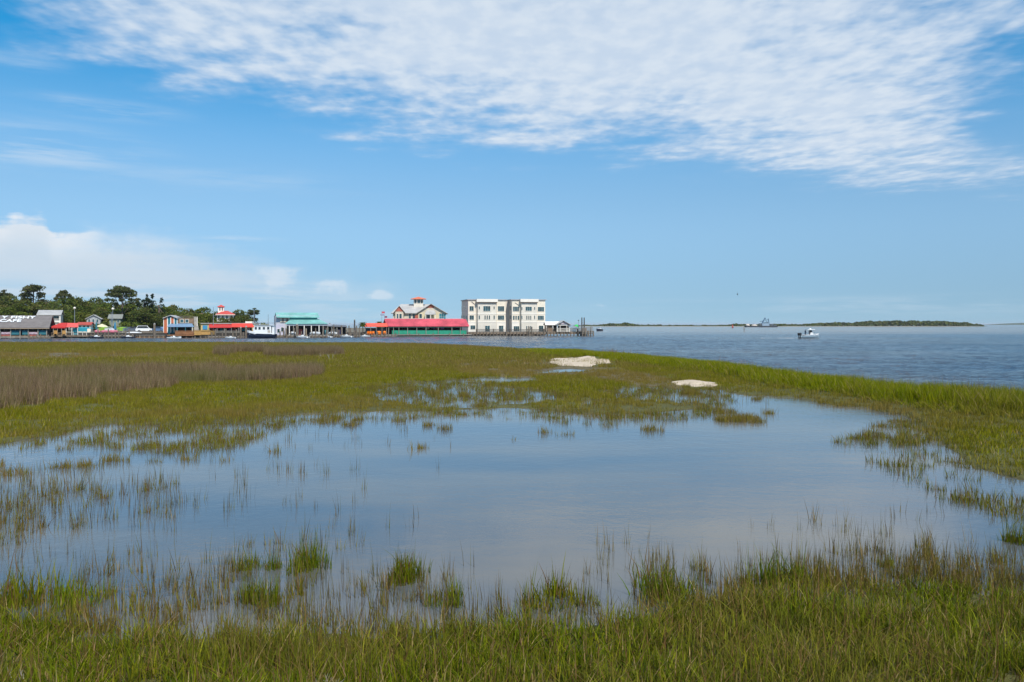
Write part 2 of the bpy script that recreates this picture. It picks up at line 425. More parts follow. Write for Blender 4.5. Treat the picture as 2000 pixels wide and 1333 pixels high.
# ------------------------------------------------------------------ water
def water_mat(name, ca, cb, streak_sc, bump, dist, scale, rough, far_rough=None):
    m = bpy.data.materials.new(name); m.use_nodes = True; t = m.node_tree; b = t.nodes['Principled BSDF']
    g = t.nodes.new('ShaderNodeNewGeometry'); sp_ = t.nodes.new('ShaderNodeSeparateXYZ'); t.links.new(g.outputs['Position'], sp_.inputs[0])
    x, y = E(t, sp_.outputs[0]), E(t, sp_.outputs[1])
    n = noise(t, comb(t, x * streak_sc, y * streak_sc * 2.5), 1.0, 4, .55)
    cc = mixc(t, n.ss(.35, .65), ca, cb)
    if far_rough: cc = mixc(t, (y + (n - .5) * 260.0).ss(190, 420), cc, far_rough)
    t.links.new(cc, b.inputs['Base Color'])
    b.inputs['IOR'].default_value = 1.40; b.inputs['Roughness'].default_value = rough; b.inputs['Specular IOR Level'].default_value = .5
    w1 = noise(t, comb(t, x * .8, y * 1.0), scale, 3, .55, .3)
    w2 = noise(t, comb(t, x * .9 + y * .3, y * 1.0, 4.), scale * 3.7, 3, .6, .2)
    patch = noise(t, comb(t, x * .06, y * .12, 9.), 1.0, 3, .5).ss(.3, .7, .35, 1.3)
    bp = t.nodes.new('ShaderNodeBump'); bp.inputs['Strength'].default_value = bump; bp.inputs['Distance'].default_value = dist
    t.links.new(((w1 * .65 + w2 * .35) * patch).k, bp.inputs['Height']); t.links.new(bp.outputs[0], b.inputs['Normal'])
    return m
def build_water():
    # open river: from the marsh edge to the horizon, one sheet
    nc, nr = 620, 230
    xs = np.linspace(-900, 2800, nc); e = np.array([float(edge_d(p)) for p in xs]) - .6
    tt = np.linspace(0, 1, nr)[:, None]; Yg = e[None] * (400.0 / e[None]) ** tt; Xg = (xs[None] - 1000) / F * Yg
    amp = .10 * sstep(1.0, .55, tt) * sstep(0, .03, tt) * np.ones_like(Yg)
    Zg = amp * (2.2 * (vn(Xg * .45 + Yg * .12, Yg * .95, 201, 2) - .5) + 1.3 * (vn(Xg * 1.1, Yg * 1.9 - Xg * .2, 202, 2) - .5)) * (.45 + 1.1 * vn(Xg * .03, Yg * .05, 203))
    V = np.stack([Xg, Yg, Zg], -1).reshape(-1, 3); n = nc
    vs = [tuple(map(float, p)) for p in V]
    mb = MB(); mb.smooth = True
    mb.add(vs, [(r * nc + i, r * nc + i + 1, (r + 1) * nc + i + 1, (r + 1) * nc + i) for r in range(nr - 1) for i in range(nc - 1)])
    vs = vs[:nc] + vs[-nc:]
    a, b = vs[n][0], vs[-1][0]
    mb.add([(-30000, 400, 0), (a, 400, 0), (b, 400, 0), (30000, 400, 0), (-30000, 45000, 0), (a, 45000, 0), (b, 45000, 0), (30000, 45000, 0)], [(0, 1, 5, 4), (1, 2, 6, 5), (2, 3, 7, 6)])
    # sideways, so that a step to the side still meets water
    mb.add([(vs[n - 1][0], vs[n - 1][1], 0), (400, vs[n - 1][1] - 60, 0), (30000, 400, 0), (b, 400, 0)], [(0, 1, 2, 3)])
    mb.add([(vs[0][0], vs[0][1], 0), (a, 400, 0), (-30000, 400, 0), (-600, 100, 0)], [(0, 1, 2, 3)])
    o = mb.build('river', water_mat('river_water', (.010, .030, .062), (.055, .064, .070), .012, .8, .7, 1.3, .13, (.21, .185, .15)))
    tag(o, 'wide rippled blue grey river beyond the marsh', 'river', kind='structure')
    # tidal pool inside the marsh (kept back from the river edge)
    rows = np.concatenate([np.geomspace(4.0, 40, 40), np.geomspace(41, 125, 30)]); cols = np.linspace(-900, 2800, 60)
    vs, idx = [], {}
    q = []
    for i, d in enumerate(rows):
        for j, p in enumerate(cols):
            idx[i, j] = len(vs); dd = min(d, float(edge_d(p)) - 2.5); vs.append((gx(p, dd), dd, 0.004))
    for i in range(len(rows) - 1):
        for j in range(len(cols) - 1):
            a_, b_, c_, d_ = idx[i, j], idx[i, j + 1], idx[i + 1, j + 1], idx[i + 1, j]
            if abs(vs[a_][1] - vs[d_][1]) < 1e-4 and abs(vs[b_][1] - vs[c_][1]) < 1e-4: continue
            q.append((a_, b_, c_, d_))
    mb = MB(); mb.add(vs, q)
    o = mb.build('tidal_pool', water_mat('pool_water', (.074, .090, .104), (.142, .130, .106), .09, .20, .05, 2.2, .03))
    tag(o, 'still shallow pool reflecting the sky in the marsh', 'pool', kind='structure')
build_water()

# ------------------------------------------------------------------ sand banks
SAND = pm('sand', (.47, .375, .265), .95, .05, 1.6, None, 0, .2, (.62, .51, .38))
def sand_bank(px0, px1, ybot, ytop, hz, label):
    d0 = gd(ybot); d1 = (H - hz) * F / (ytop - HY); xm = (gx(px0, d0) + gx(px1, d0)) / 2; rx = (gx(px1, d0) - gx(px0, d0)) / 2; ym = (d0 + d1) / 2 + .4; ry = (d1 - d0) / 2 + .4
    vs, fs = [], []; nu, nv = 48, 14
    for j in range(nv + 1):
        r = j / nv
        for i in range(nu):
            t = 2 * math.pi * i / nu
            k = 1 + .45 * (float(vn(np.array([math.cos(t) * 1.7 + px0]), np.array([math.sin(t) * 1.7]), 4)[0]) - .5) * 2
            x, y = xm + rx * r * k * math.cos(t), ym + ry * r * k * math.sin(t)
            lean = .45 + .6 * math.sin(t) * r
            z = (hz + .06) * (1 - r ** 1.7) * (.6 + .4 * lean) + .13 * (float(vn(np.array([x * 1.0]), np.array([y * .6]), 8)[0]) - .45) + (.02 if r < .96 else -.08)
            g = float(ground_h(np.array([x]), np.array([y]))[0])
            vs.append((x, y, max(z, g + .03) if r < .9 else z - .05))
    for j in range(nv):
        for i in range(nu):
            fs.append((j * nu + i, j * nu + (i + 1) % nu, (j + 1) * nu + (i + 1) % nu, (j + 1) * nu + i))
    mb = MB(); mb.smooth = True; mb.add(vs, fs)
    o = mb.build('sand_bank', SAND); tag(o, label, 'sand bank', 'bare sand banks on the grassy spit', 'structure')
sand_bank(1060, 1232, 718, 697, .20, 'long pale sand bank where the grassy spit narrows')
sand_bank(1330, 1424, 759, 741, .16, 'small pale sand bank beside the pool arm, nearer of the two')

# ------------------------------------------------------------------ grass
def on_sand(X, Y):
    k = np.zeros(len(X), bool)
    for (a, b, c, d, h_) in ((1060, 1232, 719, 697, .20), (1330, 1424, 759, 741, .16)):
        d0, d1 = gd(c), (H - h_) * F / (d - HY); xm = (gx(a, d0) + gx(b, d0)) / 2; rx = (gx(b, d0) - gx(a, d0)) / 2
        q = ((X - xm) / rx) ** 2 + ((Y - (d0 + d1) / 2 - .2) / ((d1 - d0) / 2 + .3)) ** 2
        k |= (q < .9 + .35 * (vn(X * 1.5, Y * 1.5, 66) - .5)) | ((np.abs(X - xm) < rx * .75) & (Y > d0 - 4.0) & (Y < (d0 + d1) / 2))
    return k & (rng.random(len(X)) > .05 + .5 * sstep(.55, .7, vn(X * 1.1, Y * .7, 67)))
def tuft(name, n, rad, hmin, hmax, wid, lean, cols, wts, seed, segs=2, curl=.35, mat=None, dead_bend=0.0, dome=0.0):
    rs = np.random.default_rng(seed); V, T, Q, C = [], [], [], []
    cols = np.array(cols, float); wts = np.array(wts, float); wts /= wts.sum()
    lob = [(rs.uniform(-.75, .75) * rad, rs.uniform(-.5, .5) * rad, rs.uniform(.35, .75), rs.uniform(.6, 1.15)) for _ in range(6)]
    for i in range(n):
        lx, ly, lr, lh = lob[rs.integers(0, 6)] if dome else (0, 0, 1, 1)
        r = rad * math.sqrt(rs.random()); t = rs.random() * 6.283
        b = np.array((lx + r * lr * math.cos(t), ly + r * lr * math.sin(t), -.03))
        h = (hmin + (hmax - hmin) * rs.random() ** 1.3) * (1 - dome * (r / max(rad, .01)) ** 2) * lh * (1.5 if dome and rs.random() < .06 else 1)
        la = rs.random() * 6.283; lm = abs(rs.normal(0, lean)) * h + .3 * lean * r / max(rad, .01) * h
        ld = np.array((math.cos(la), math.sin(la), 0)) * lm
        if r > 0: ld += .25 * lean * h * np.array((math.cos(t), math.sin(t), 0))
        fa = rs.random() * 6.283; w = wid * (.6 + .8 * rs.random()); side = np.array((math.cos(fa), math.sin(fa), 0)) * w / 2
        k = rs.choice(len(cols), p=wts); c = cols[k] * (.75 + .5 * rs.random())
        bend = dead_bend if (dead_bend and rs.random() < .25) else 0
        n0 = len(V)
        for s_ in range(segs + 1):
            u_ = s_ / segs
            p = b + np.array((0, 0, h * (u_ - bend * .55 * u_ ** 2.5))) + ld * (u_ ** (1 + curl * 2) * (1 + 1.5 * bend))
            ww = (1 - u_) ** .7 if s_ < segs else 0
            if s_ < segs: V.append(p - side * ww); V.append(p + side * ww); C += [c, c]
            else: V.append(p); C.append(c)
        for s_ in range(segs - 1):
            a = n0 + 2 * s_; Q.append((a, a + 1, a + 3, a + 2))
        a = n0 + 2 * (segs - 1); T.append((a, a + 1, a + 2))
    me = np_mesh(name, np.array(V), T, Q if Q else None, np.array(C), mat)
    return bpy.data.objects.new(name, me)       # source of the instances below, not linked itself

GM = leaf_mat('grass_blades', .30, (.235, .160, .050), .22)
RM = leaf_mat('rush_stems', .12, (.11, .13, .03), .20)
G1, G2, G3, ST, BR, DK = (.178, .172, .009), (.232, .205, .012), (.115, .126, .008), (.36, .26, .11), (.16, .10, .035), (.040, .034, .016)
def scatter(name, label, cat, pts, rotz, scl, tint, pick, srcs, tilt=None):
    me = bpy.data.meshes.new(name); me.vertices.add(len(pts)); me.vertices.foreach_set('co', np.asarray(pts, np.float32).ravel())
    rv = np.zeros((len(pts), 3), np.float32); rv[:, 2] = rotz
    if tilt is not None: rv[:, :2] = tilt
    for nm, ty, data, key in (('rot', 'FLOAT_VECTOR', rv, 'vector'), ('scl', 'FLOAT_VECTOR', np.asarray(scl, np.float32), 'vector'), ('tint', 'FLOAT', np.asarray(tint, np.float32), 'value'), ('pick', 'INT', np.asarray(pick, np.int32), 'value')):
        a = me.attributes.new(nm, ty, 'POINT'); a.data.foreach_set(key, data.ravel())
    o = link(bpy.data.objects.new(name, me)); tag(o, label, cat, kind='stuff')
    g = bpy.data.node_groups.new(name, 'GeometryNodeTree')
    g.interface.new_socket('Geometry', in_out='INPUT', socket_type='NodeSocketGeometry'); g.interface.new_socket('Geometry', in_out='OUTPUT', socket_type='NodeSocketGeometry')
    N = g.nodes.new; gi, go = N('NodeGroupInput'), N('NodeGroupOutput')
    ip = N('GeometryNodeInstanceOnPoints'); g.links.new(gi.outputs[0], ip.inputs['Points'])
    jn = N('GeometryNodeJoinGeometry')
    for s_ in reversed(srcs):
        oi = N('GeometryNodeObjectInfo'); oi.inputs['Object'].default_value = s_; oi.inputs['As Instance'].default_value = True
        g.links.new(oi.outputs['Geometry'], jn.inputs[0])
    g.links.new(jn.outputs[0], ip.inputs['Instance']); ip.inputs['Pick Instance'].default_value = True
    for nm, ty, sock in (('pick', 'INT', 'Instance Index'), ('rot', 'FLOAT_VECTOR', 'Rotation'), ('scl', 'FLOAT_VECTOR', 'Scale')):
        na = N('GeometryNodeInputNamedAttribute'); na.data_type = ty; na.inputs[0].default_value = nm
        g.links.new(na.outputs[0], ip.inputs[sock])
    g.links.new(ip.outputs[0], go.inputs[0])
    md = o.modifiers.new('scatter', 'NODES'); md.node_group = g
    return o
def cand(d0, d1, n, a0=-.95, a1=.9):
    Y = np.sqrt(rng.random(n) * (d1 * d1 - d0 * d0) + d0 * d0); A = a0 + (a1 - a0) * rng.random(n)
    return A * Y, Y
def keep(X, Y, p):
    k = rng.random(len(X)) < p
    return X[k], Y[k]
def put(name, label, cat, X, Y, smin, smax, tint, srcs, dz=0.0, hmul=None, tilt=.0):
    n = len(X); Z = np.maximum(ground_h(X, Y), -.02) + dz
    s_ = smin + (smax - smin) * rng.random(n); sz = s_ * (1 if hmul is None else hmul)
    tl = rng.normal(0, tilt, (n, 2)) if tilt else None
    return scatter(name, label, cat, np.stack([X, Y, Z], 1), rng.random(n) * 6.283, np.stack([s_, s_, sz], 1), tint, rng.integers(0, len(srcs), n), srcs, tl)

# -- near bank
N1, N2, N3 = (.140, .178, .007), (.200, .212, .009), (.075, .108, .007)
near_src = [tuft('grass_clump', 18, .12, .14, .38, .013, .20, (N1, N2, N3, ST, BR), (5, 3.5, 5, .6, 1.2), 100 + k, 3, mat=GM, dead_bend=.5) for k in range(6)] \
         + [tuft('grass_clump', 9, .15, .16, .40, .011, .45, (ST, BR, N2), (2, 4, 2), 120 + k, 3, mat=GM, dead_bend=.9) for k in range(2)]
X, Y = cand(4.0, 15, 26000); px, py = project(X, Y)
nb = sstep(-18, 30, py - yNear(px) + 34 * (vn(X * 1.3, Y * 1.3, 21) - .5))
pn = np.where(nb > 0, nb * (.22 + .78 * sstep(.30, .55, vn(X * 1.2, Y * 1.2, 22))), 0)
X, Y = keep(X, Y, pn); px, py = project(X, Y)
ti = np.clip(.02 + 1.0 * (vn(X * .8, Y * .8, 23) - .45) + .25 * sstep(40, -10, py - yNear(px)), 0, .8)
put('foreground_grass', 'tall green marsh grass with straw stalks along the near bank', 'grass', X, Y, .75, 1.2, ti, near_src, hmul=.55 + .75 * vn(X * .9, Y * .9, 24), tilt=.06)

# -- stems and clumps standing in the pool
stem_src = [tuft('stem_clump', 5, .07, .18, .50, .008, .10, (DK, BR, G3, G1), (3, 3, 2, 2), 140 + k, 2, mat=GM) for k in range(5)]
clump_src = [tuft('grass_clump', 13, .09, .14, .40, .011, .2, (G1, G3, BR, ST, DK), (4, 3, 3, 1, 1), 150 + k, 2, mat=GM) for k in range(4)]
X, Y = cand(8, 40, 70000); px, py = project(X, Y)
wm = water_mask(px, py, X, Y)
c1 = vn(X * 1.1, Y * 1.1, 31); c2 = vn(X * 3.1, Y * 3.1, 32)
zone = .40 * sstep(140, 0, yNear(px) - py) ** 1.3 * sstep(.3, .7, c2)
zone = np.maximum(zone, .45 * sstep(820, 380, px) * sstep(990, 1050, py) * sstep(.40, .62, c1) * sstep(.3, .6, c2))
zone = np.maximum(zone, .85 * sstep(520, 280, px) * sstep(925, 955, py) * sstep(1055, 1030, py) * sstep(.36, .58, c1) * sstep(.35, .6, c2))
zone = np.maximum(zone, .07 * sstep(1050, 400, px) * sstep(.42, .66, c1))
zone = np.maximum(zone, .05 * sstep(35, 0, py - yPool(px)) * (px < 1500) * (px > 550))
xs_, ys_ = keep(X, Y, zone * wm); px, py = project(xs_, ys_)
put('pool_stems', 'sparse thin brown stems standing in the tidal pool', 'grass', xs_, ys_, .7, 1.3, np.full(len(xs_), .25), stem_src, dz=-.0, tilt=.07)
z2 = .55 * sstep(90, 5, yNear(px := project(X, Y)[0]) - project(X, Y)[1]) * sstep(.50, .68, c1)
z2 = np.maximum(z2, .42 * sstep(450, 250, px) * sstep(940, 965, (py := project(X, Y)[1])) * sstep(1050, 1030, py) * sstep(.42, .60, c1) * sstep(.4, .65, c2))
z2 = np.maximum(z2, .16 * sstep(760, 350, px) * sstep(1020, 1080, py) * sstep(.50, .66, c1))
x2, y2 = keep(X, Y, z2 * wm)
put('pool_clumps', 'small green grass clumps in the near shallows', 'grass', x2, y2, .6, 1.15, np.full(len(x2), .2), clump_src, tilt=.05)
Xf, Yf = cand(8.2, 14.5, 42000); pxf, pyf = project(Xf, Yf); wf = water_mask(pxf, pyf, Xf, Yf)
f1 = vn(Xf * 1.0, Yf * 1.0, 35); f2 = vn(Xf * 3.3, Yf * 3.3, 36); gap_ = yNear(pxf) - pyf
zf_ = .30 * sstep(110, 0, gap_) ** 1.3 * sstep(.36, .64, f2) + .13 * sstep(190, 50, gap_) * sstep(.5, .66, f1)
zf_ = zf_ * np.interp(pxf, [-200, 100, 420, 480, 2000], [1.0, .8, .9, 1, .9])
k = rng.random(len(Xf)) < zf_ * wf
put('bank_stems', 'brown and green stems crowding the water along the near bank', 'grass', Xf[k], Yf[k], .65, 1.25, np.clip(.55 * f1[k], 0, .6), stem_src, tilt=.08)
k = rng.random(len(Xf)) < wf * (.26 * sstep(120, 0, gap_) * sstep(.48, .62, f1) * sstep(.35, .6, f2))
put('bank_clumps', 'small grass clumps along the wet edge of the near bank', 'grass', Xf[k], Yf[k], .6, 1.25, np.clip(.4 * f2[k], 0, .5), clump_src, tilt=.06)
# sparse wet meadows and floating patches
wet_src = [tuft('wet_grass', 14, .16, .10, .30, .014, .25, (G1, G3, BR, ST), (4, 3, 2, .6), 160 + k, 2, mat=GM) for k in range(4)]
X, Y = cand(11, 45, 90000); px, py = project(X, Y); wm = water_mask(px, py, X, Y)
c1 = vn(X * .8, Y * .8, 41); c2 = vn(X * 2.6, Y * 2.6, 42)
z = np.zeros(len(X))
for p in SPARSE:
    z = np.maximum(z, inpoly(px, py, p) * .62 * sstep(.36, .62, c1 * .6 + c2 * .4))
z = np.maximum(z, .55 * sstep(28, 2, py - yPool(px)) * sstep(.42, .62, c1 * .5 + c2 * .5) * (px < 1425))
z = np.maximum(z, .30 * sstep(60, 8, py - yPool(px)) * sstep(.5, .62, c1 * .5 + c2 * .5) * (px > 1750))
t_ = np.full(len(X), .18)
for (a, b, r) in PATCH:
    q = ((px - a) / r) ** 2 + ((py - b) / max(2.2, r * .16)) ** 2
    hit = q < 1 + .9 * (c2 - .5); z = np.where(hit, .95, z); t_ = np.where(hit, .55, t_)
for p in ARMS[:2]:
    z = np.maximum(z, inpoly(px, py, p) * .35 * sstep(.5, .62, c2))
k = rng.random(len(X)) < z * wm
put('wet_meadow_grass', 'short olive grass and floating patches in the shallow pool', 'grass', X[k], Y[k], .7, 1.25, t_[k], wet_src, tilt=.05)

# -- meadow, middle distance
mid_src = [tuft('meadow_tuft', 26, .26, .09, .25, .018, .3, (G1, G2, G3, ST, BR), (5, 4, 3, .7, .9), 170 + k, 2, mat=GM) for k in range(5)]
X, Y = cand(13, 62, 62000); px, py = project(X, Y); wm = water_mask(px, py, X, Y)
mudm = inpoly(px, py, MUD)
base = (1 - wm) * (Y < edge_d(px) - .3) * (py < yNear(px) - 60) * np.where(mudm, .45, 1) * (1 - inpoly(px, py, RUSH) * .75)
lush = spit_mask(px, Y)
thin = sstep(28, 6, yPool(px) - py) * .6 * sstep(600, 760, px); k = rng.random(len(X)) < base * (1 - on_sand(X, Y)) * (1 - thin) * (.40 + .60 * sstep(.3, .55, vn(X * .6, Y * .6, 51))) * (1 - .92 * (lush > .3))
bandn = vn(X * .16, Y * .35, 52); 
tm = .06 + 1.3 * np.clip(bandn - .47, 0, 1) + .30 * sstep(34, 4, yPool(px) - py) + .5 * mudm + .22 * sstep(700, 1000, px) * sstep(760, 700, py)
tm = tm + .35 * (vn(X * .35, Y * .6, 53) - .5)
put('meadow_grass', 'short yellow green grass of the middle marsh around the pool', 'grass', X[k], Y[k], .8, 1.25, np.clip(tm[k], 0, .9), mid_src, hmul=(.5 + 1.0 * vn(X[k] * .45, Y[k] * .45, 54)))
# -- spit: lush taller grass
spit_src = [tuft('spit_tuft', 30, .26, .24, .62, .020, .26, ((.20, .225, .006), (.25, .255, .008), (.13, .165, .006), ST, BR), (5, 4, 3, .5, .6), 180 + k, 2, mat=GM) for k in range(4)]
X, Y = cand(20, 110, 150000, -.06, .9); px, py = project(X, Y)
k = (spit_mask(px, Y) > .25 + .25 * (vn(X * .4, Y * .4, 61) - .5)) & (Y < edge_d(px) - .1) & (water_mask(px, py, X, Y) < .5)
k &= ~on_sand(X, Y)
X, Y = X[k], Y[k]; px, py = project(X, Y)
hm = edge_h(px) / .62 * (.75 + .5 * vn(X * .5, Y * .5, 62)); hm = hm * (1 + .15 * sstep(1600, 1900, px)) * (.35 + .65 * sstep(.2, .9, spit_mask(px, Y)))
ts = np.clip(.55 * (vn(X * .4, Y * .4, 63) - .5) + .25 * sstep(1700, 1950, px) + .25 * sstep(.75, .3, spit_mask(px, Y)), 0, .7)
put('spit_grass', 'lush bright green grass along the spit between pool and river', 'grass', X, Y, .85, 1.2, ts, spit_src, hmul=hm)
# -- far meadow
far_src = [tuft('far_tuft', 30, .55, .12, .36, .035, .3, (G1, G2, G3, ST, BR), (5, 3, 3, 1.3, 1.3), 190 + k, 1, mat=GM) for k in range(4)]
X, Y = cand(58, 168, 72000, -1.0, .42); px, py = project(X, Y)
base = (Y < edge_d(px) - .4) * (1 - water_mask(px, py, X, Y)) * np.where(inpoly(px, py, MUDFAR), .3, 1) * np.where(inpoly(px, py, MUD), .45, 1)
k = rng.random(len(X)) < base * (1 - on_sand(X, Y)) * (1 - .9 * (spit_mask(px, Y) > .3))
b1 = vn(X * .022, Y * .11, 71); b2 = vn(X * .08, Y * .3, 72)
tf = .10 + 1.5 * np.clip(b1 - .48, 0, 1) + .5 * (b2 - .45) + .35 * inpoly(px, py, MUDFAR) + .30 * sstep(680, 900, px) * sstep(695, 712, py) + .25 * sstep(8, 2, edge_d(px) - Y)
put('far_meadow_grass', 'flat green and straw coloured grass of the far marsh', 'grass', X[k], Y[k], .8, 1.25, np.clip(tf[k], 0, .95), far_src, hmul=.8 + .4 * b2[k])
# -- brown rush beds
RB = ((.20, .135, .075), (.26, .18, .105), (.13, .088, .05), (.14, .13, .025), (.33, .24, .14), (.075, .05, .03))
rush_src = [tuft('rush_clump', 26, .28, .35, 1.08, .014, .14, RB, (4, 4, 3, 2.2, 1.2, 2), 200 + k, 2, mat=RM) for k in range(4)]
X, Y = cand(26, 56, 60000, -1.0, -.1); px, py = project(X, Y)
k = inpoly(px + 60 * (vn(X * .3, Y * .3, 81) - .5), py + 26 * (vn(X * .6, Y * .6, 82) - .5), RUSH)
k &= rng.random(len(X)) < np.clip(1.5 * vn(X * .6, Y * .6, 83) - .25, .05, 1)
put('rush_bed', 'tall grey brown rush bed across the marsh at mid distance', 'rushes', X[k], Y[k], .8, 1.15, np.clip(1.8 * (vn(X[k] * .5, Y[k] * .5, 84) - .5), 0, .7), rush_src, hmul=.45 + .8 * vn(X[k] * .35, Y[k] * .35, 85))
X, Y = cand(70, 100, 40000, -.42, -.18); px, py = project(X, Y)
k = np.zeros(len(X), bool)
for p in RUSHFAR: k |= inpoly(px, py + 3 * (vn(X * .5, Y * .5, 86) - .5), p)
put('far_rush_bed', 'low brown rush clumps in the far green meadow', 'rushes', X[k], Y[k], .9, 1.3, np.full(k.sum(), .1), rush_src, hmul=.62 + .5 * vn(X[k] * .25, Y[k] * .25, 87))
# -- seed-head stems along the river edge of the spit
X, Y = cand(25, 80, 30000, 0, .9); px, py = project(X, Y); e = edge_d(px)
k = (np.abs(e - Y - .5) < .5) & (rng.random(len(X)) < .10 + .75 * np.exp(-((px - 1200) / 26) ** 2) + .3 * (px > 1800))
put('edge_reeds', 'dark reed stems along the river edge of the spit', 'reeds', X[k], Y[k], .8, 1.2, np.full(k.sum(), 0.), rush_src, hmul=.72 + .3 * rng.random(k.sum()))

# ------------------------------------------------------------------ shore land
def D0(px):      # front of the docks, by column
    return float(np.interp(px, [-600, 0, 500, 620, 700, 900, 1150], [190, 190, 192, 200, 210, 232, 242]))
LANDM = pm('shore_earth', (.16, .14, .10), .95, .2, .3)
mb = MB()
pts = [(-900, 194), (-60, 194), (330, 197), (480, 200), (560, 207), (700, 219), (880, 240), (1000, 252), (1066, 250)]
fr = [(gx(p, d), d) for p, d in pts]
n = len(fr)
back = [(gx(p, 420) if p < 900 else gx(p, 262), 420 if p < 900 else 262) for p, d in pts]
vs = [(x, y, 1.15) for x, y in fr] + [(x, y, 1.5) for x, y in back] + [(x, y, -1.0) for x, y in fr]
mb.add(vs[:2 * n], [(i, i + 1, n + i + 1, n + i) for i in range(n - 1)])
sw = MB().add([(x, y - .003, 1.12) for x, y in fr] + [(x, y - .003, -1.0) for x, y in fr], [(n + i, n + i + 1, i + 1, i) for i in range(n - 1)]).build('seawall', pm('shade_toned_timber', (.045, .038, .030), .8, .3, 1.5))  # the near-black timber colour stands in for the shade under the docks
tag(sw, 'timber seawall under the docks, coloured dark as their shade', 'seawall', kind='structure')
o = mb.build('shore_ground', LANDM); tag(o, 'sandy waterfront ground behind the docks', 'ground', kind='structure')
LZ = 1.15

# ------------------------------------------------------------------ trees
LEAF = leaf_mat('tree_leaves', .30, None, .16)
BARK = pm('bark', (.11, .085, .065), .95, .25, 3)
def crown_mesh(name, lobes, n, size, cols, seed, flat=1.0, shell=.55):
    rs = np.random.default_rng(seed); L = np.array(lobes, float)       # x y z rx ry rz
    wt_ = (L[:, 3] * L[:, 4] * L[:, 5]) ** .7; wt_ /= wt_.sum()
    k = rs.choice(len(L), n, p=wt_)
    d = rs.normal(size=(n, 3)); d /= np.linalg.norm(d, axis=1)[:, None]
    r = (shell + (1 - shell) * rs.random(n)) * (.85 + .3 * rs.random(n))
    c = L[k, :3] + d * L[k, 3:6] * r[:, None]
    c[:, 2] = np.where((d[:, 2] < -.3) & (rs.random(n) < .5), L[k, 2] + abs(d[:, 2]) * L[k, 5] * .6, c[:, 2])
    nrm = d * .6 + rs.normal(size=(n, 3)) * .6; nrm /= np.linalg.norm(nrm, axis=1)[:, None]
    a = np.cross(nrm, rs.normal(size=(n, 3))); a /= np.linalg.norm(a, axis=1)[:, None]; b = np.cross(nrm, a)
    s = size * (.5 + rs.random(n))[:, None]; b = b * flat
    V = np.stack([c - a * s, c - b * s * .7 + nrm * s * .2, c + a * s, c + b * s * .7 - nrm * s * .15], 1).reshape(-1, 3)
    cols = np.array(cols, float); ck = cols[rs.integers(0, len(cols), n)] * (.7 + .6 * rs.random(n))[:, None]
    lobe_t = (.75 + .5 * rs.random(len(L)))[k][:, None]; ck = ck * lobe_t
    C = np.repeat(ck, 4, 0); i = np.arange(n) * 4
    T = np.concatenate([np.stack([i, i + 1, i + 2], 1), np.stack([i, i + 2, i + 3], 1)])
    return np_mesh(name, V, T, None, C, LEAF)
OAKC = ((.105, .125, .028), (.13, .145, .030), (.075, .10, .026), (.15, .135, .042))
LIVEC = ((.115, .145, .024), (.145, .160, .026), (.088, .12, .022))
PINEC = ((.085, .102, .034), (.105, .118, .038), (.065, .082, .030), (.13, .11, .055))
CEDC = ((.036, .056, .028), (.050, .072, .032), (.028, .044, .022))
def limbs(mb, base, top, r, lobes):
    mb.tube(base, top, r, r * .55, 8)
    for l in lobes:
        f = .45 + .45 * random.random(); p = Vector(base).lerp(Vector(top), f)
        mid = p.lerp(Vector(l[:3]), .55) + Vector((0, 0, .015)); mb.tube(p, mid, r * .38, r * .22, 6); mb.tube(mid, l[:3], r * .22, r * .08, 5)
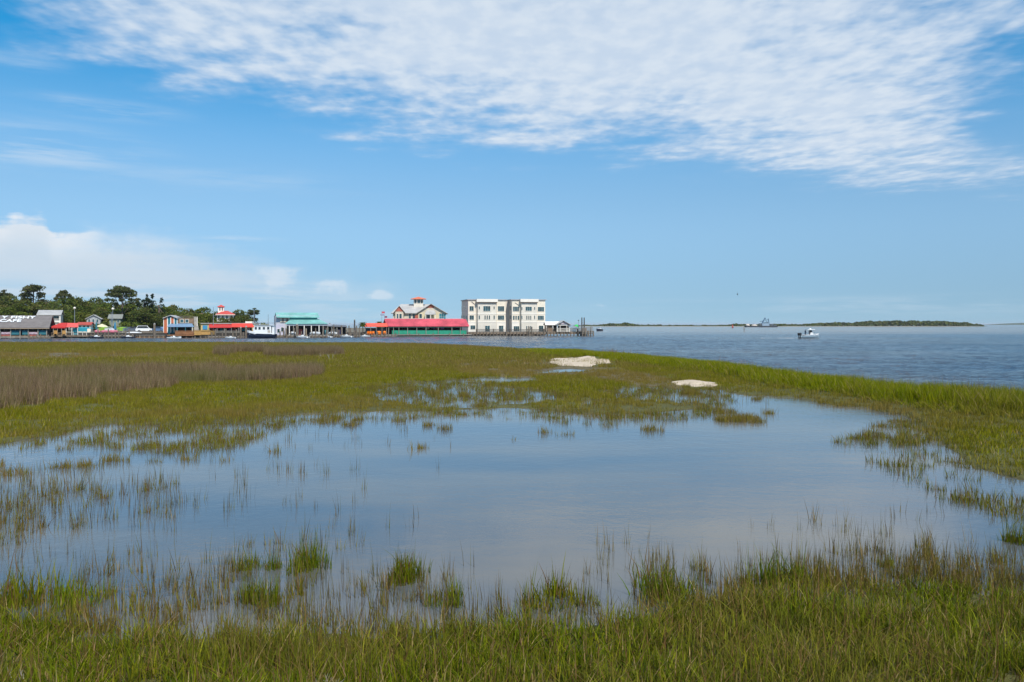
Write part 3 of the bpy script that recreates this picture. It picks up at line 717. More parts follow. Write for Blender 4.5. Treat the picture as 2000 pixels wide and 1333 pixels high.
def make_proto(kind, seed):
    """a tree 1 unit tall (scaled per tree): returns (trunk mesh, crown mesh)"""
    random.seed(seed); lobes = []
    if kind in ('oak', 'live'):
        for i in range(20):
            t = random.random() * 6.283; rr = .36 * math.sqrt(random.random()); z = .26 + .6 * random.random() * (1 - rr)
            s = .12 + .09 * random.random(); lobes.append((rr * math.cos(t), rr * math.sin(t), z, s * 1.15, s * 1.15, s * .85))
        lobes += [(0, 0, .84, .16, .16, .12), (.14, .0, .80, .13, .13, .10), (-.15, .05, .76, .14, .14, .11)]
        cm = crown_mesh('crown', lobes, 4200, .024, OAKC if kind == 'oak' else LIVEC, seed); tb = (.035, .5)
    elif kind == 'umbrella':       # tall pine, flat rounded layers on bare limbs
        for (z, R_, n, s) in ((.94, .09, 5, .085), (.88, .19, 9, .08), (.79, .26, 10, .07), (.69, .29, 8, .055), (.60, .20, 4, .05)):
            for i in range(n):
                t = 6.283 * (i + random.random() * .8) / n; q = R_ * (.7 + .5 * random.random()); lobes.append((q * math.cos(t), q * math.sin(t), z + .03 * (random.random() - .5), s * 1.25, s * 1.25, s * .75))
        cm = crown_mesh('crown', lobes, 4200, .020, PINEC, seed, .8, .35); tb = (.020, .80)
    elif kind == 'pine':           # ragged open pine
        for i in range(20):
            z = .45 + .5 * random.random(); q = (.06 + .24 * (1 - (z - .45) / .55)) * (.6 + .7 * random.random()); t = random.random() * 6.283
            s = .05 + .035 * random.random(); lobes.append((q * math.cos(t), q * math.sin(t), z, s * 1.5, s * 1.5, s * .8))
        lobes.append((0, 0, .96, .07, .07, .05)); cm = crown_mesh('crown', lobes, 3200, .020, PINEC, seed, .8, .3); tb = (.018, .86)
    elif kind == 'cedar':          # dense, pointed tops
        for i in range(22):
            z = .12 + .8 * random.random(); q = .26 * (1 - .75 * z) * math.sqrt(random.random()) * 1.3; t = random.random() * 6.283
            s = .09 * (1.25 - z); lobes.append((q * math.cos(t), q * math.sin(t), z, s, s, s * 1.4))
        for i in range(5): lobes.append((.16 * (random.random() - .5) * 2, .1 * (random.random() - .5), .86 + .12 * random.random(), .022, .022, .08))
        cm = crown_mesh('crown', lobes, 2600, .019, CEDC, seed, .8, .5); tb = (.028, .8)
    elif kind == 'bush':
        for i in range(9):
            t = random.random() * 6.283; q = .55 * math.sqrt(random.random()); s = .28 + .15 * random.random(); lobes.append((q * math.cos(t), q * math.sin(t), .22 + .5 * random.random() * (1 - q), s, s, s * .8))
        cm = crown_mesh('crown', lobes, 900, .07, LIVEC if seed % 2 else OAKC, seed); tb = (.05, .4)
    mb = MB(); mb.smooth = True
    pick = random.sample(lobes, min(9, len(lobes)))
    limbs(mb, (0, 0, -.02), (random.uniform(-.03, .03), 0, tb[1]), tb[0], pick)
    return mb.mesh('trunk', BARK), cm
PROTO = {k: [make_proto(k, s_) for s_ in ss_] for k, ss_ in dict(oak=(301, 302, 303, 304), live=(311, 312, 313), umbrella=(321, 322), pine=(331, 332), cedar=(341, 342), bush=(351, 352, 353)).items()}
_pc = {}
def tree(kind, px, top, d, wpx, label, name=None, base=None, group='trees behind the waterfront'):
    k = _pc.get(kind, 0); _pc[kind] = k + 1; tm_, cm_ = PROTO[kind][k % len(PROTO[kind])]
    if kind in ('oak', 'live') and px < 335: top -= 8; wpx *= 1.15
    zb = LZ if base is None else base; h = gz(top, d) - zb
    half = {'oak': .47, 'live': .47, 'umbrella': .36, 'pine': .30, 'cedar': .28, 'bush': .85}[kind]
    w = wpx * d / F / 2 / half
    r = empty(name or {'oak': 'oak_tree', 'live': 'live_oak_tree', 'umbrella': 'umbrella_pine_tree', 'pine': 'pine_tree', 'cedar': 'cedar_tree', 'bush': 'bush'}[kind], (gx(px, d), d, zb), (k * 2.4) % 6.283)
    r.scale = (w, w, h)
    tag(r, label, 'bush' if kind == 'bush' else 'tree', group)
    link(bpy.data.objects.new('trunk', tm_), r); link(bpy.data.objects.new('crown', cm_), r)
    return r
T = tree
T('oak', -14, 578, 258, 70, 'dark oak cut by the left picture edge above the cafe')
T('oak', 150, 584, 284, 64, 'tall oak crown just behind the pole lamp head')
T('oak', 222, 594, 268, 60, 'oak crown close left of the umbrella pine trunk')
T('live', 178, 604, 258, 54, 'light green oak rising over the grey gable house')
T('oak', 100, 604, 252, 56, 'oak crown over the right end of the white two storey house')
T('oak', 262, 588, 276, 56, 'oak filling the gap between umbrella pine and tall cedar')
T('oak', 356, 606, 250, 50, 'low oak above the shingled upper deck of the orange building')
T('live', 384, 610, 246, 40, 'light oak right of the orange building stair')
T('oak', 482, 612, 262, 40, 'low oak joining the two trees above the trawler')
T('live', 36, 598, 238, 58, 'light oak crown just above the cafe lettering')
T('live', 78, 594, 262, 54, 'light oak crown behind the left end of the white house roof')
T('oak', 112, 594, 248, 50, 'oak crown right behind the white house porch')
T('live', 172, 596, 272, 50, 'light crown between the pole lamp and the grey gable house')
T('oak', 196, 606, 240, 44, 'dark low oak just right of the grey gable house')
T('live', 244, 606, 256, 40, 'light low oak behind the umbrella pine trunk')
T('live', 298, 600, 264, 50, 'light oak behind the two cedars')
T('live', 322, 604, 254, 46, 'light oak at the left wall of the orange building')
T('pine', 8, 566, 262, 44, 'ragged pine top at the picture\'s left edge above the cafe roof')
T('oak', 20, 582, 250, 76, 'broad dark oak behind the grey cafe roof, leftmost of the oaks')
T('oak', 50, 588, 246, 66, 'dark oak rising between the cafe lettering and the white two storey house')
T('pine', 65, 556, 272, 62, 'tallest ragged pine above the left end of the cafe')
T('oak', 92, 590, 276, 60, 'oak behind the white two storey house roof')
T('umbrella', 124, 568, 290, 34, 'small flat topped pine poking above the oaks behind the white house')
T('live', 130, 586, 262, 70, 'bright green oak over the red tent, beside the pole lamp')
T('oak', 160, 592, 270, 60, 'rounded oak behind the pole lamp')
T('oak', 186, 585, 280, 62, 'oak behind the small grey gable house')
T('live', 205, 598, 252, 60, 'yellow green oak between the grey gable house and the tall umbrella pine')
T('umbrella', 238, 559, 240, 62, 'tallest umbrella pine with a bare trunk standing over the car park', base=1.15)
T('live', 258, 598, 250, 52, 'light green oak in front of the dark cedars beside the umbrella pine')
T('cedar', 283, 577, 246, 60, 'tall dark cedar with spiky top beside the umbrella pine')
T('cedar', 309, 583, 250, 54, 'dark cedar between its taller twin and the orange building')
T('oak', 338, 592, 262, 66, 'round crowned oak directly behind the orange and teal building')
T('oak', 368, 600, 272, 62, 'oak behind the upper deck of the orange building')
T('live', 400, 597, 256, 62, 'loose crowned oak between the orange building and the white cupola house')
T('oak', 424, 606, 262, 38, 'narrow oak just beside the white cupola house')
T('oak', 468, 602, 252, 50, 'dense oak between the cupola house and the white trawler')
T('pine', 497, 602, 258, 34, 'dark pine above the white trawler, last before the open sky')
T('live', 434, 619, 236, 34, 'light leafy tree hiding the lower walls of the cupola house')
T('oak', 453, 617, 234, 30, 'dark leafy tree before the right corner of the cupola house')
T('live', 12, 606, 228, 62, 'low oak crown touching the lettering on the cafe roof')
T('bush', 58, 615, 226, 46, 'low olive bush behind the cafe ridge by the white house')
T('live', 128, 612, 240, 46, 'understorey oak between the white house and the pole lamp')
T('live', 156, 615, 244, 40, 'understorey oak just behind the pole lamp')
T('bush', 204, 624, 222, 42, 'bush in front of the grey gable house')
T('bush', 188, 630, 218, 26, 'small yellow green bush under the grey gable house')
T('live', 226, 612, 244, 44, 'oak behind the green grey house')
T('bush', 252, 622, 232, 46, 'bush at the foot of the umbrella pine')
T('oak', 286, 606, 236, 58, 'low dark oak at the foot of the cedars above the parked cars')
T('oak', 312, 616, 238, 44, 'shadowy low oak beside the orange building wall')
T('bush', 396, 622, 228, 44, 'bush behind the yellow stair deck')
T('bush', 515, 627, 250, 30, 'small scrub above the trawler wheelhouse')
T('bush', 646, 630, 246, 22, 'small green bush at the right end of the teal roofed hall')
T('bush', 742, 628, 262, 18, 'dark bush between the coral canopy and the pink roofed pier restaurant')

def palm(px, top, d, label):
    r = empty('palm_tree', (gx(px, d), d, .6)); tag(r, label, 'palm tree', 'palms by the coral canopy')
    h = gz(top, d) - .6 - .9; mb = MB(); mb.smooth = True; p = Vector((0, 0, 0))
    for i in range(6):
        q = Vector((.05 * math.sin(i), 0, h * (i + 1) / 6)); mb.tube(p, q, .17 - .01 * i, .16 - .01 * i, 8); p = q
    mb.build('trunk', BARK, r)
    V, T_, C = [], [], []
    for i in range(26):
        t = i * 2.4; e = .9 - 1.5 * (i / 26); L = 1.1 + .3 * random.random(); a = p.copy(); prev = None
        for s_ in range(5):
            u_ = s_ / 4; ang = e - 1.3 * u_ * u_
            pt = p + Vector((math.cos(t), math.sin(t), 0)) * (L * u_ * math.cos(e * .6)) + Vector((0, 0, L * (math.sin(e) * u_ - .7 * u_ * u_)))
            w = .24 * math.sin(math.pi * (.15 + .85 * u_)) + .01; sd = Vector((-math.sin(t), math.cos(t), 0)) * w
            V += [pt - sd + Vector((0, 0, -.08)), pt, pt + sd + Vector((0, 0, -.08))]; C += [(.07, .10, .02)] * 3
            if prev is not None:
                b = len(V) - 3; T_ += [(prev, prev + 1, b + 1), (prev, b + 1, b), (prev + 1, prev + 2, b + 2), (prev + 1, b + 2, b + 1)]
            prev = len(V) - 3
    link(bpy.data.objects.new('crown', np_mesh('crown', np.array([tuple(v) for v in V]), T_, None, np.array(C), LEAF)), r)
palm(708.5, 625, 216, 'short palm at the left end of the coral canopy')
palm(741, 624, 240, 'palm behind the coral canopy beside the flagpole')

# ------------------------------------------------------------------ far shore
SCRUB = leaf_mat('far_leaves', .05, None, .1)
def far_shore():
    d = 1150
    mb = MB(); xs = list(range(1120, 1945, 15)); top_, bot = [], []
    rs = random.Random(5)
    for p in xs:
        e = 1 - max(0, (p - 1890) / 50); top_.append((gx(p, d) * (1 + 160 / d), d + 160, (1.0 + .5 * rs.random()) * e)); bot.append((gx(p, d), d + 14 * rs.random(), -.1))
    n = len(xs); mid = [(b[0] * (1 + 14 / d), b[1] + 14, .42 * (1 - max(0, (p - 1890) / 50))) for b, p in zip(bot, xs)]
    mb.smooth = True
    mb.add(bot + mid, [(i, i + 1, n + i + 1, n + i) for i in range(n - 1)])
    o = mb.build('far_beach', pm('far_sand', (.36, .31, .25), .95, .1, .02)); tag(o, 'thin pale beach along the far river shore', 'beach', kind='structure')
    mb2 = MB(); mb2.smooth = True; mb2.add([(m[0], m[1], m[2] - .004) for m in mid] + top_, [(i, i + 1, n + i + 1, n + i) for i in range(n - 1)])
    o = mb2.build('far_island_ground', pm('far_scrub', (.10, .105, .055), .95, .25, .03)); tag(o, 'low scrubby island ground behind the far beach', 'island', kind='structure')
    prof = [(1120, 635.5), (1180, 634.5), (1195, 633), (1225, 632), (1243, 634.5), (1300, 635.8), (1380, 635.6), (1420, 635), (1438, 633.5), (1450, 633), (1456, 635), (1520, 634), (1560, 634), (1590, 633), (1612, 631), (1640, 630.5), (1665, 631), (1700, 628.5), (1730, 628.5), (1760, 628), (1800, 628), (1840, 629), (1870, 630.5), (1895, 632), (1915, 635), (1925, 637)]
    rs = np.random.default_rng(77); n = 9000
    px = rs.uniform(1125, 1922, n); tp = np.interp(px, [p[0] for p in prof], [p[1] for p in prof]) + 1.3 * (vn(px * .09, px * 0, 91) - .5) * 2 + .9 * (vn(px * .35, px * 0, 92) - .5) * 2
    dep = d + 30 + 110 * rs.random(n); zt = H - (tp - HY) * dep / F; zt = np.maximum(zt, 1.2)
    z = .8 + (zt - .8) * rs.random(n) ** .6
    c = np.stack([(px - 1000) * dep / F, dep, z], 1)
    nr = rs.normal(size=(n, 3)); nr[:, 1] -= .5; nr[:, 2] += .6; nr /= np.linalg.norm(nr, axis=1)[:, None]
    a = np.cross(nr, rs.normal(size=(n, 3))); a /= np.linalg.norm(a, axis=1)[:, None]; b = np.cross(nr, a); s = np.minimum(1.6, .35 + .22 * (zt - .8))[:, None] * (.6 + .8 * rs.random(n))[:, None]
    V = np.stack([c - a * s, c - b * s, c + a * s, c + b * s], 1).reshape(-1, 3); i = np.arange(n) * 4
    C = np.repeat(np.array(OAKC)[rs.integers(0, 4, n)] * (.35 + .5 * rs.random(n))[:, None], 4, 0)
    o = link(bpy.data.objects.new('far_woods', np_mesh('far_woods', V, np.concatenate([np.stack([i, i + 1, i + 2], 1), np.stack([i, i + 2, i + 3], 1)]), None, C, SCRUB)))
    tag(o, 'dark wooded strip along the far river shore', 'woods', kind='stuff')
    # very distant land at the right
    mb = MB(); xs = list(range(1915, 2600, 20)); D2 = 4200
    fr_ = [(gx(p, D2), D2, -.2) for p in xs]; up = [(gx(p, D2 + 300), D2 + 300, max(.2, H - (np.interp(p, [1915, 1960, 2000, 2600], [635.5, 632.6, 630.8, 628]) - HY) * D2 / F + 1.2 * rs.random())) for p in xs]; bk = [(gx(p, D2 + 900), D2 + 900, -.2) for p in xs]
    n = len(xs); mb.smooth = True; mb.add(fr_ + up + bk, [(i, i + 1, n + i + 1, n + i) for i in range(n - 1)] + [(n + i, n + i + 1, 2 * n + i + 1, 2 * n + i) for i in range(n - 1)])
    o = mb.build('distant_hills', pm('distant_woods', (.055, .075, .035), .95, .3, .02)); tag(o, 'distant low wooded land on the horizon at far right', 'land', kind='structure')
far_shore()

# ------------------------------------------------------------------ waterfront buildings
W = pm('white_paint', (.80, .735, .63), .7, .05, .6)
W2 = pm('cream_stucco', (.76, .67, .53), .8, .06, .5)
BEI = pm('beige_siding', (.60, .52, .40), .8, .07, .5, 'lap')
BEL = pm('pale_stucco', (.66, .60, .50), .8, .06, .5)
GRS = pm('shaded_grey_stucco', (.62, .56, .49), .85, .08, .6)  # greyer than the front: shade of the side and link walls, in colour
ROOFG = pm('grey_metal_roof', (.45, .435, .41), .55, .14, .5, 'seam', .2)
CAFER = pm('grey_shingle_roof', (.175, .155, .145), .9, .12, .8, 'shingle')
REDT = pm('red_canvas', (.50, .035, .03), .75, .08, 1)
CORR = pm('coral_roof', (.78, .10, .055), .55, .08, .7, 'seam')
PINKR = pm('pink_red_roof', (.52, .075, .098), .6, .22, .35, 'seam')
TEAL = pm('teal_roof', (.20, .46, .41), .5, .18, .35, 'seam', .1)
TEALP = pm('teal_paint', (.03, .15, .18), .7, .1, 1)
TEALC = pm('turquoise_canvas', (.03, .29, .36), .75, .08, 1)
LIME = pm('lime_canvas', (.22, .38, .04), .75, .08, 1)
GREENT = pm('green_tarp', (.02, .25, .15), .6, .12, 1.2)
BLUER = pm('blue_metal_roof', (.20, .32, .46), .45, .08, .7, 'seam', .2)
ORNG = pm('orange_paint', (.48, .13, .055), .75, .08, 1)
WOOD = pm('weathered_wood', (.22, .165, .115), .9, .2, 1.5, 'plank')
WOODG = pm('grey_wood', (.25, .225, .19), .9, .2, 1.5)
WOODY = pm('yellow_timber', (.48, .27, .085), .85, .12, 1.5, 'plank')
WOODR = pm('brown_timber', (.26, .12, .055), .85, .15, 1.5, 'plank')
PILE = pm('piling_wood', (.17, .135, .10), .95, .25, 2)
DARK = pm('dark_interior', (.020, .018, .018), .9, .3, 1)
SHNG = pm('brown_shingle', (.24, .16, .10), .9, .18, 2, 'shingle')
BRIK = pm('red_shingle', (.42, .13, .085), .9, .15, 2, 'shingle')
YELL = pm('yellow_siding', (.62, .48, .22), .8, .08, 1, 'lap')
GLS = glass('window_glass', (.022, .065, .075))
GLT = glass('teal_glass', (.02, .16, .20))
GREY = pm('grey_paint', (.34, .35, .36), .8, .08, 1, 'lap')
OLIV = pm('olive_siding', (.22, .24, .17), .85, .1, 1, 'lap')
METAL = pm('galvanised_metal', (.35, .36, .37), .4, .08, 2, None, .6)
FURN = pm('orange_plastic', (.80, .20, .015), .5, .06, 2)

class B:
    def __init__(s, name, label, cat, px, d, yaw=0.0, group=None, z=0.0):
        s.c, s.n = math.cos(R(yaw)), math.sin(R(yaw)); s.X0, s.Y0, s.z0 = gx(px, d), d, z
        s.root = empty(name, (s.X0, d, z), R(yaw)); tag(s.root, label, cat, group)
    def X(s, px, y=0.0):
        a = (px - 1000) / F
        return (a * s.Y0 - s.X0 + y * (s.n + a * s.c)) / (s.c - a * s.n)
    def Z(s, px, py, y=0.0):
        d = s.Y0 + s.X(px, y) * s.n + y * s.c
        return gz(py, d) - s.z0
    def box(s, part, mat, a, b, t, u, y0, y1, parent=None, ref=None):
        """front face at depth y0 spanning columns a..b and rows t..u"""
        m = (a + b) / 2; ref = y0 if ref is None else ref
        return MB().box(s.X(a, ref), s.X(b, ref), y0, y1, s.Z(m, u, ref), s.Z(m, t, ref)).build(part, mat, parent or s.root)
    def P(s, px, py, y): return (s.X(px, y), y, s.Z(px, py, y))
    def slab(s, part, mat, q, th=.12, parent=None):
        return MB().slab([s.P(*p) if not isinstance(p, Vector) else p for p in q], th).build(part, mat, parent or s.root)
    def window(s, a, b, t, u, y, nx=1, ny=1, fm=None, gm=None, parent=None, name='window'):
        m = (a + b) / 2; x0, x1, z0, z1 = s.X(a, y), s.X(b, y), s.Z(m, u, y), s.Z(m, t, y); w = min(.08, (x1 - x0) * .10)
        mb = MB(); mb.box(x0 - w, x1 + w, y - .07, y + .02, z1, z1 + w); mb.box(x0 - w, x1 + w, y - .09, y + .02, z0 - w, z0)
        mb.box(x0 - w, x0, y - .07, y + .02, z0, z1); mb.box(x1, x1 + w, y - .07, y + .02, z0, z1)
        for i in range(1, nx): x = x0 + (x1 - x0) * i / nx; mb.box(x - .018, x + .018, y - .05, y + .02, z0, z1)
        for i in range(1, ny): z = z0 + (z1 - z0) * i / ny; mb.box(x0, x1, y - .045, y + .02, z - .018, z + .018)
        f = mb.build(name, fm or W, parent or s.root)
        MB().box(x0, x1, y - .02, y + .01, z0, z1).build('pane', gm or GLS, f)
        return f
    def post(s, px, t, u, y, w=.14, mat=None, name='post', parent=None):
        x = s.X(px, y); return MB().box(x - w / 2, x + w / 2, y - w / 2, y + w / 2, s.Z(px, u, y), s.Z(px, t, y)).build(name, mat or WOODG, parent or s.root)
    def rail(s, a, b, t, u, y, mat=None, n=None, name='railing'):
        mb = MB(); x0, x1, z0, z1 = s.X(a, y), s.X(b, y), s.Z((a + b) / 2, u, y), s.Z((a + b) / 2, t, y)
        mb.box(x0, x1, y - .05, y + .05, z1 - .08, z1); mb.box(x0, x1, y - .03, y + .03, z0 + .12, z0 + .18)
        n = n or max(2, int((x1 - x0) / .28))
        for i in range(n + 1): x = x0 + (x1 - x0) * i / n; mb.box(x - .025, x + .025, y - .024, y + .024, z0, z1 - .081)
        return mb.build(name, mat or WOODG, s.root)
    def gable(s, part, mat, x0, x1, yf, yr, yb, ze, zr, th=.15, ridge_in0=0.0, ridge_in1=0.0):
        """ridge along local x; ridge_in pulls the ridge ends in (hips)"""
        a, b, c, d = Vector((x0, yf, ze)), Vector((x1, yf, ze)), Vector((x1 - ridge_in1, yr, zr)), Vector((x0 + ridge_in0, yr, zr))
        e, f = Vector((x1, yb, ze)), Vector((x0, yb, ze)); mb = MB(); mb.slab([a, b, c, d], th); mb.slab([d, c, e, f], th)
        if ridge_in0: mb.slab([f, a, d], th)
        if ridge_in1: mb.slab([b, e, c], th)
        return mb.build(part, mat, s.root)
    def gable_wall(s, part, mat, axis, a0, a1, lo, mid, hi, ze, zr):
        return MB().prism([(lo, ze), (hi, ze), (mid, zr)], axis, a0, a1).build(part, mat, s.root)

# -- the grey roofed cafe at the left edge
b = B('cafe', 'waterfront cafe with white lettering on its big grey roof', 'cafe', -60, 183, 22)
x0, x1 = b.X(-60), b.X(97); zf = b.Z(40, 656)
MB().box(x0, x1 - .3, 0, 7, zf - .25, zf).build('deck', WOOD, b.root)
MB().box(x0, x1 - .3, .0, .12, zf - .5, zf - .255).build('fascia_board', WOODG, b.root)
ze, zr = b.Z(40, 640), gz(617, 196)
MB().slab([(x0 - .5, -.6, ze), (x1, -.6, ze), (x1 - .15, 5.4, zr), (x0 - .5, 5.4, zr)], .18).slab([(x0 - .5, 5.4, zr), (x1 - .15, 5.4, zr), (x1, 9, ze + .4), (x0 - .5, 9, ze + .4)], .18).build('roof', CAFER, b.root)
MB().box(x0 - .5, x1, -.64, -.5, ze - .32, ze - .181).build('eave_beam', pm('tan_timber', (.34, .25, .16), .85, .15), b.root)
MB().box(x0, x1 - .5, 3.4, 3.6, zf, ze + .9).build('dark_back_wall', DARK, b.root)
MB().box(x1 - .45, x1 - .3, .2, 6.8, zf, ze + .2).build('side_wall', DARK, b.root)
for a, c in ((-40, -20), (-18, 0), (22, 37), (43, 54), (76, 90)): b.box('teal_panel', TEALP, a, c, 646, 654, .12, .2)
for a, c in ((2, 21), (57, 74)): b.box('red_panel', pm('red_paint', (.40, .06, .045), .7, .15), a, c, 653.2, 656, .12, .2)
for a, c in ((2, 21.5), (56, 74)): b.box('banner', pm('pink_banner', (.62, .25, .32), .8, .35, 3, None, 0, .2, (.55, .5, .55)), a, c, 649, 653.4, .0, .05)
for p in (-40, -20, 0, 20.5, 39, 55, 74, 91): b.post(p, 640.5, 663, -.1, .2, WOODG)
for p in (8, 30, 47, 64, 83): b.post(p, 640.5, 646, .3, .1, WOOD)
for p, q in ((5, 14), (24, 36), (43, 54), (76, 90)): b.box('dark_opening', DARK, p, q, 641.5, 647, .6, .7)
b.box('blue_counter', pm('blue_paint', (.05, .25, .36), .7, .1), 22, 37, 649, 655, .6, .9)
for k, (txt, sx, py) in enumerate((('Y FISHY', 1.0, 624.0), ('CAFE', 1.0, 630.6))):
    cu = bpy.data.curves.new('roof_lettering', 'FONT'); cu.body = txt; cu.size = 1.0; cu.extrude = .05; cu.offset = .02; cu.align_x = 'LEFT'
    cu.materials.append(pm('sign_white', (.82, .82, .80), .6, .04))
    f = (640 - py) / (640 - 617); yy = -.6 + 6.0 * f; zz = ze + (zr - ze) * f
    o = bpy.data.objects.new('roof_lettering', cu); link(o, b.root)
    sl_ = math.atan2(zr - ze, 6.0); ox = b.X(2.0 if k == 0 else -2.0, yy)
    o.location = (ox, yy - .16 * math.sin(sl_), zz + .16 * math.cos(sl_)); o.rotation_euler = (sl_, 0, 0); 
    bpy.context.view_layer.update(); wd = o.dimensions.x or 1
    tw = (b.X(70 if k == 0 else 40, yy) - ox); 
    dg = bpy.context.evaluated_depsgraph_get(); lm = bpy.data.meshes.new_from_object(o.evaluated_get(dg)); lm.name = 'roof_lettering'
    loc_, rot_ = o.location.copy(), o.rotation_euler.copy(); bpy.data.objects.remove(o); o = link(bpy.data.objects.new('roof_lettering', lm), b.root); o.location, o.rotation_euler = loc_, rot_
    o.scale = (tw / wd, 1.9, 1)
for p in (-30, -10, 10, 28, 46, 64, 82): b.post(p, 656, 664, 1.5, .28, PILE, 'piling')

# -- white two storey house behind
b = B('two_storey_house', 'white two storey house with upper porch and grey roof behind the cafe', 'house', 72, 226, 24, None, LZ)
b.box('wall', W2, 72, 118, 614, 650, 2.0, 9); xa, xb = b.X(71), b.X(119.5)
b.gable('roof', ROOFG, xa, xb, -.3, 4.5, 9.6, b.Z(95, 615), gz(606, 230.5) - LZ)
b.box('balcony', W, 72, 118, 627, 630, 0, 2.0); b.box('porch_wall', W2, 72, 118, 630, 634, .4, 2.0)
for p in (74, 85, 100, 117): b.post(p, 615.3, 645, .1, .28, W)
for a, c in ((76, 83), (88, 96), (104, 114)): b.window(a, c, 617, 625, 1.98, 2, 1)
b.rail(74, 117, 623, 627, .1, W)

# -- red tents
b = B('red_tent', 'bright red hipped tent roof over a timber deck beside the cafe', 'tent', 97, 192, 14)
x0, x1 = b.X(96), b.X(128); ze, zr = b.Z(110, 639.3), gz(631, 195)
b.gable('canopy', REDT, x0, x1, 0, 3, 6, ze, zr, .06, 1.6, .6)
MB().box(x0 + .02, x1 - .02, .0, .04, ze - .28, ze - .061).build('valance', REDT, b.root)
for p in (104, 112, 120, 127): b.post(p, 640, 656, .15, .12, WOODG)
b.box('deck', WOOD, 98, 133, 655.5, 658, -.3, 6); b.box('dark_backdrop', DARK, 99, 128, 641, 655.4, 5.4, 5.6)
b.rail(98, 132, 650, 655.6, -.1, WOOD)
for p in (100, 110, 121, 131): b.post(p, 658, 664, .3, .26, PILE, 'piling')
b = B('red_awning', 'lighter red sloped awning joining the red hipped tent', 'awning', 121, 193)
b.slab('canopy', pm('faded_red_canvas', (.72, .10, .085), .75, .06), [(121, 639.2, 0.3), (152.5, 639.2, 0.3), (152.5, 631.5, 3.4), (127, 631.0, 3.4)], .07)
for p in (129, 140, 151.5): b.post(p, 639.8, 656, .45, .11, W)
b.box('deck', WOOD, 133.2, 172, 655.7, 658, -.3, 4); b.rail(134, 172, 650.5, 655.7, -.1, WOODG)
for p in (138, 150, 162, 171): b.post(p, 658, 664, .3, .24, PILE, 'piling')
b = B('red_roofed_shed', 'low cream shed with a dull red roof behind the turquoise canopy', 'shed', 150, 212, 20, None, LZ)
b.box('wall', W2, 151, 177, 634, 652, 0, 5); b.gable('roof', pm('dull_red_roof', (.40, .07, .05), .8, .12), b.X(149), b.X(179), -.5, 2.5, 5.5, b.Z(164, 634.5), gz(629.5, 214) - LZ, .12)
for a, c in ((154, 158), (162, 166), (170, 174)): b.window(a, c, 636.5, 641, -.02)
b = B('turquoise_canopy', 'turquoise box shaped canopy on the dock beside the red awning', 'canopy', 142, 194)
b.gable('canopy', TEALC, b.X(142), b.X(170), 0, 1.6, 3.2, b.Z(156, 641.8), gz(639.6, 195), .06, .9, .9)
b.box('valance', TEALC, 142.2, 169.8, 641.9, 648, .02, .08)
for p in (143, 152, 161, 169): b.post(p, 648, 656, .2, .1, W)
b.box('side_curtain', TEALC, 143.5, 151, 648, 654, .3, .36)
for a in (104.5, 121):
    t = B('deck_chair', 'yellow timber deck chair under the red tent, %s' % ('on the cafe side' if a < 110 else 'on the awning side'), 'chair', a, 190.9, 0, 'timber chairs under the red tent', gz(655.5, 192))
    t.box('seat', WOODY, a, a + 7, 651.8, 652.6, 0, .7); t.box('backrest', WOODY, a, a + 7, 646, 651.7, .6, .7)
    for p in (a + .5, a + 6.5): t.post(p, 652.7, 655.4, .06, .09, WOODY, 'leg'); t.post(p, 652.7, 655.4, .6, .09, WOODY, 'leg')

# -- small houses among the trees
b = B('gable_house', 'small pale grey gable house half hidden by bushes', 'house', 168, 230, 24, None, LZ)
xa, xb, xm = b.X(169), b.X(196), b.X(182.5); ze, zr = b.Z(182, 622), b.Z(182, 615.5)
MB().box(xa, xb, 0, 8, 0, ze).build('wall', GREY, b.root); b.gable_wall('gable_wall', GREY, 'y', .01, .3, xa, xm, xb, ze, zr)
MB().slab([(xa - .4, -.4, ze - .2), (xm, -.4, zr + .12), (xm, 8.4, zr + .12), (xa - .4, 8.4, ze - .2)], .15).slab([(xm, -.4, zr + .12), (xb + .4, -.4, ze - .2), (xb + .4, 8.4, ze - .2), (xm, 8.4, zr + .12)], .15).build('roof', ROOFG, b.root)
for a, c in ((172, 176), (180, 184), (188, 192)): b.window(a, c, 624, 630, -.02)
b = B('olive_house', 'olive grey house with a steep roof under the umbrella pine', 'house', 212, 234, 22, None, LZ)
xa, xb = b.X(213), b.X(236); ze, zr = b.Z(224, 621.5), b.Z(224, 614)
MB().box(xa, xb, 0, 7, 0, ze).build('wall', OLIV, b.root); b.gable('roof', pm('slate_roof', (.24, .25, .22), .85, .12), xa - .4, xb + .4, -.5, 3.5, 7.5, ze - .1, zr, .14)
for a, c in ((217, 220), (228.5, 232.5)): b.window(a, c, 624, 630.5, -.02)
b.window(222, 226, 634, 640, -.02, name='door', fm=W)

# -- lime canopies
for px_, lab in ((192.5, 'lime green canopy beside the turquoise canopy, before the grey gable house'), (228.5, 'lime green canopy below the umbrella pine, beside the pink floats')):
    b = B('lime_canopy', lab, 'canopy', px_, 206, 0, 'lime green canopies on the quay', LZ)
    b.gable('canopy', LIME, b.X(px_), b.X(px_ + 11.5), 0, 1.2, 2.4, b.Z(px_ + 5, 641), b.Z(px_ + 5, 639.2), .05, .5, .5)
    b.box('valance', LIME, px_ + .2, px_ + 11.3, 641.1, 647.2, .02, .07)
    for p in (px_ + .6, px_ + 10.9): b.post(p, 647, 652.5, .1, .09, W); b.post(p, 641, 652.5, 2.2, .09, W)
b = B('parasol', 'cream parasol between the two lime canopies', 'parasol', 199, 209, 0, None, LZ)
MB().lathe([(1.5, 0), (.9, .45), (.05, .8)], (0, 0, b.Z(199, 639)), 12).build('canopy', pm('cream_canvas', (.66, .60, .38), .8), b.root); b.post(199, 639, 651, 0, .07, W, 'pole')
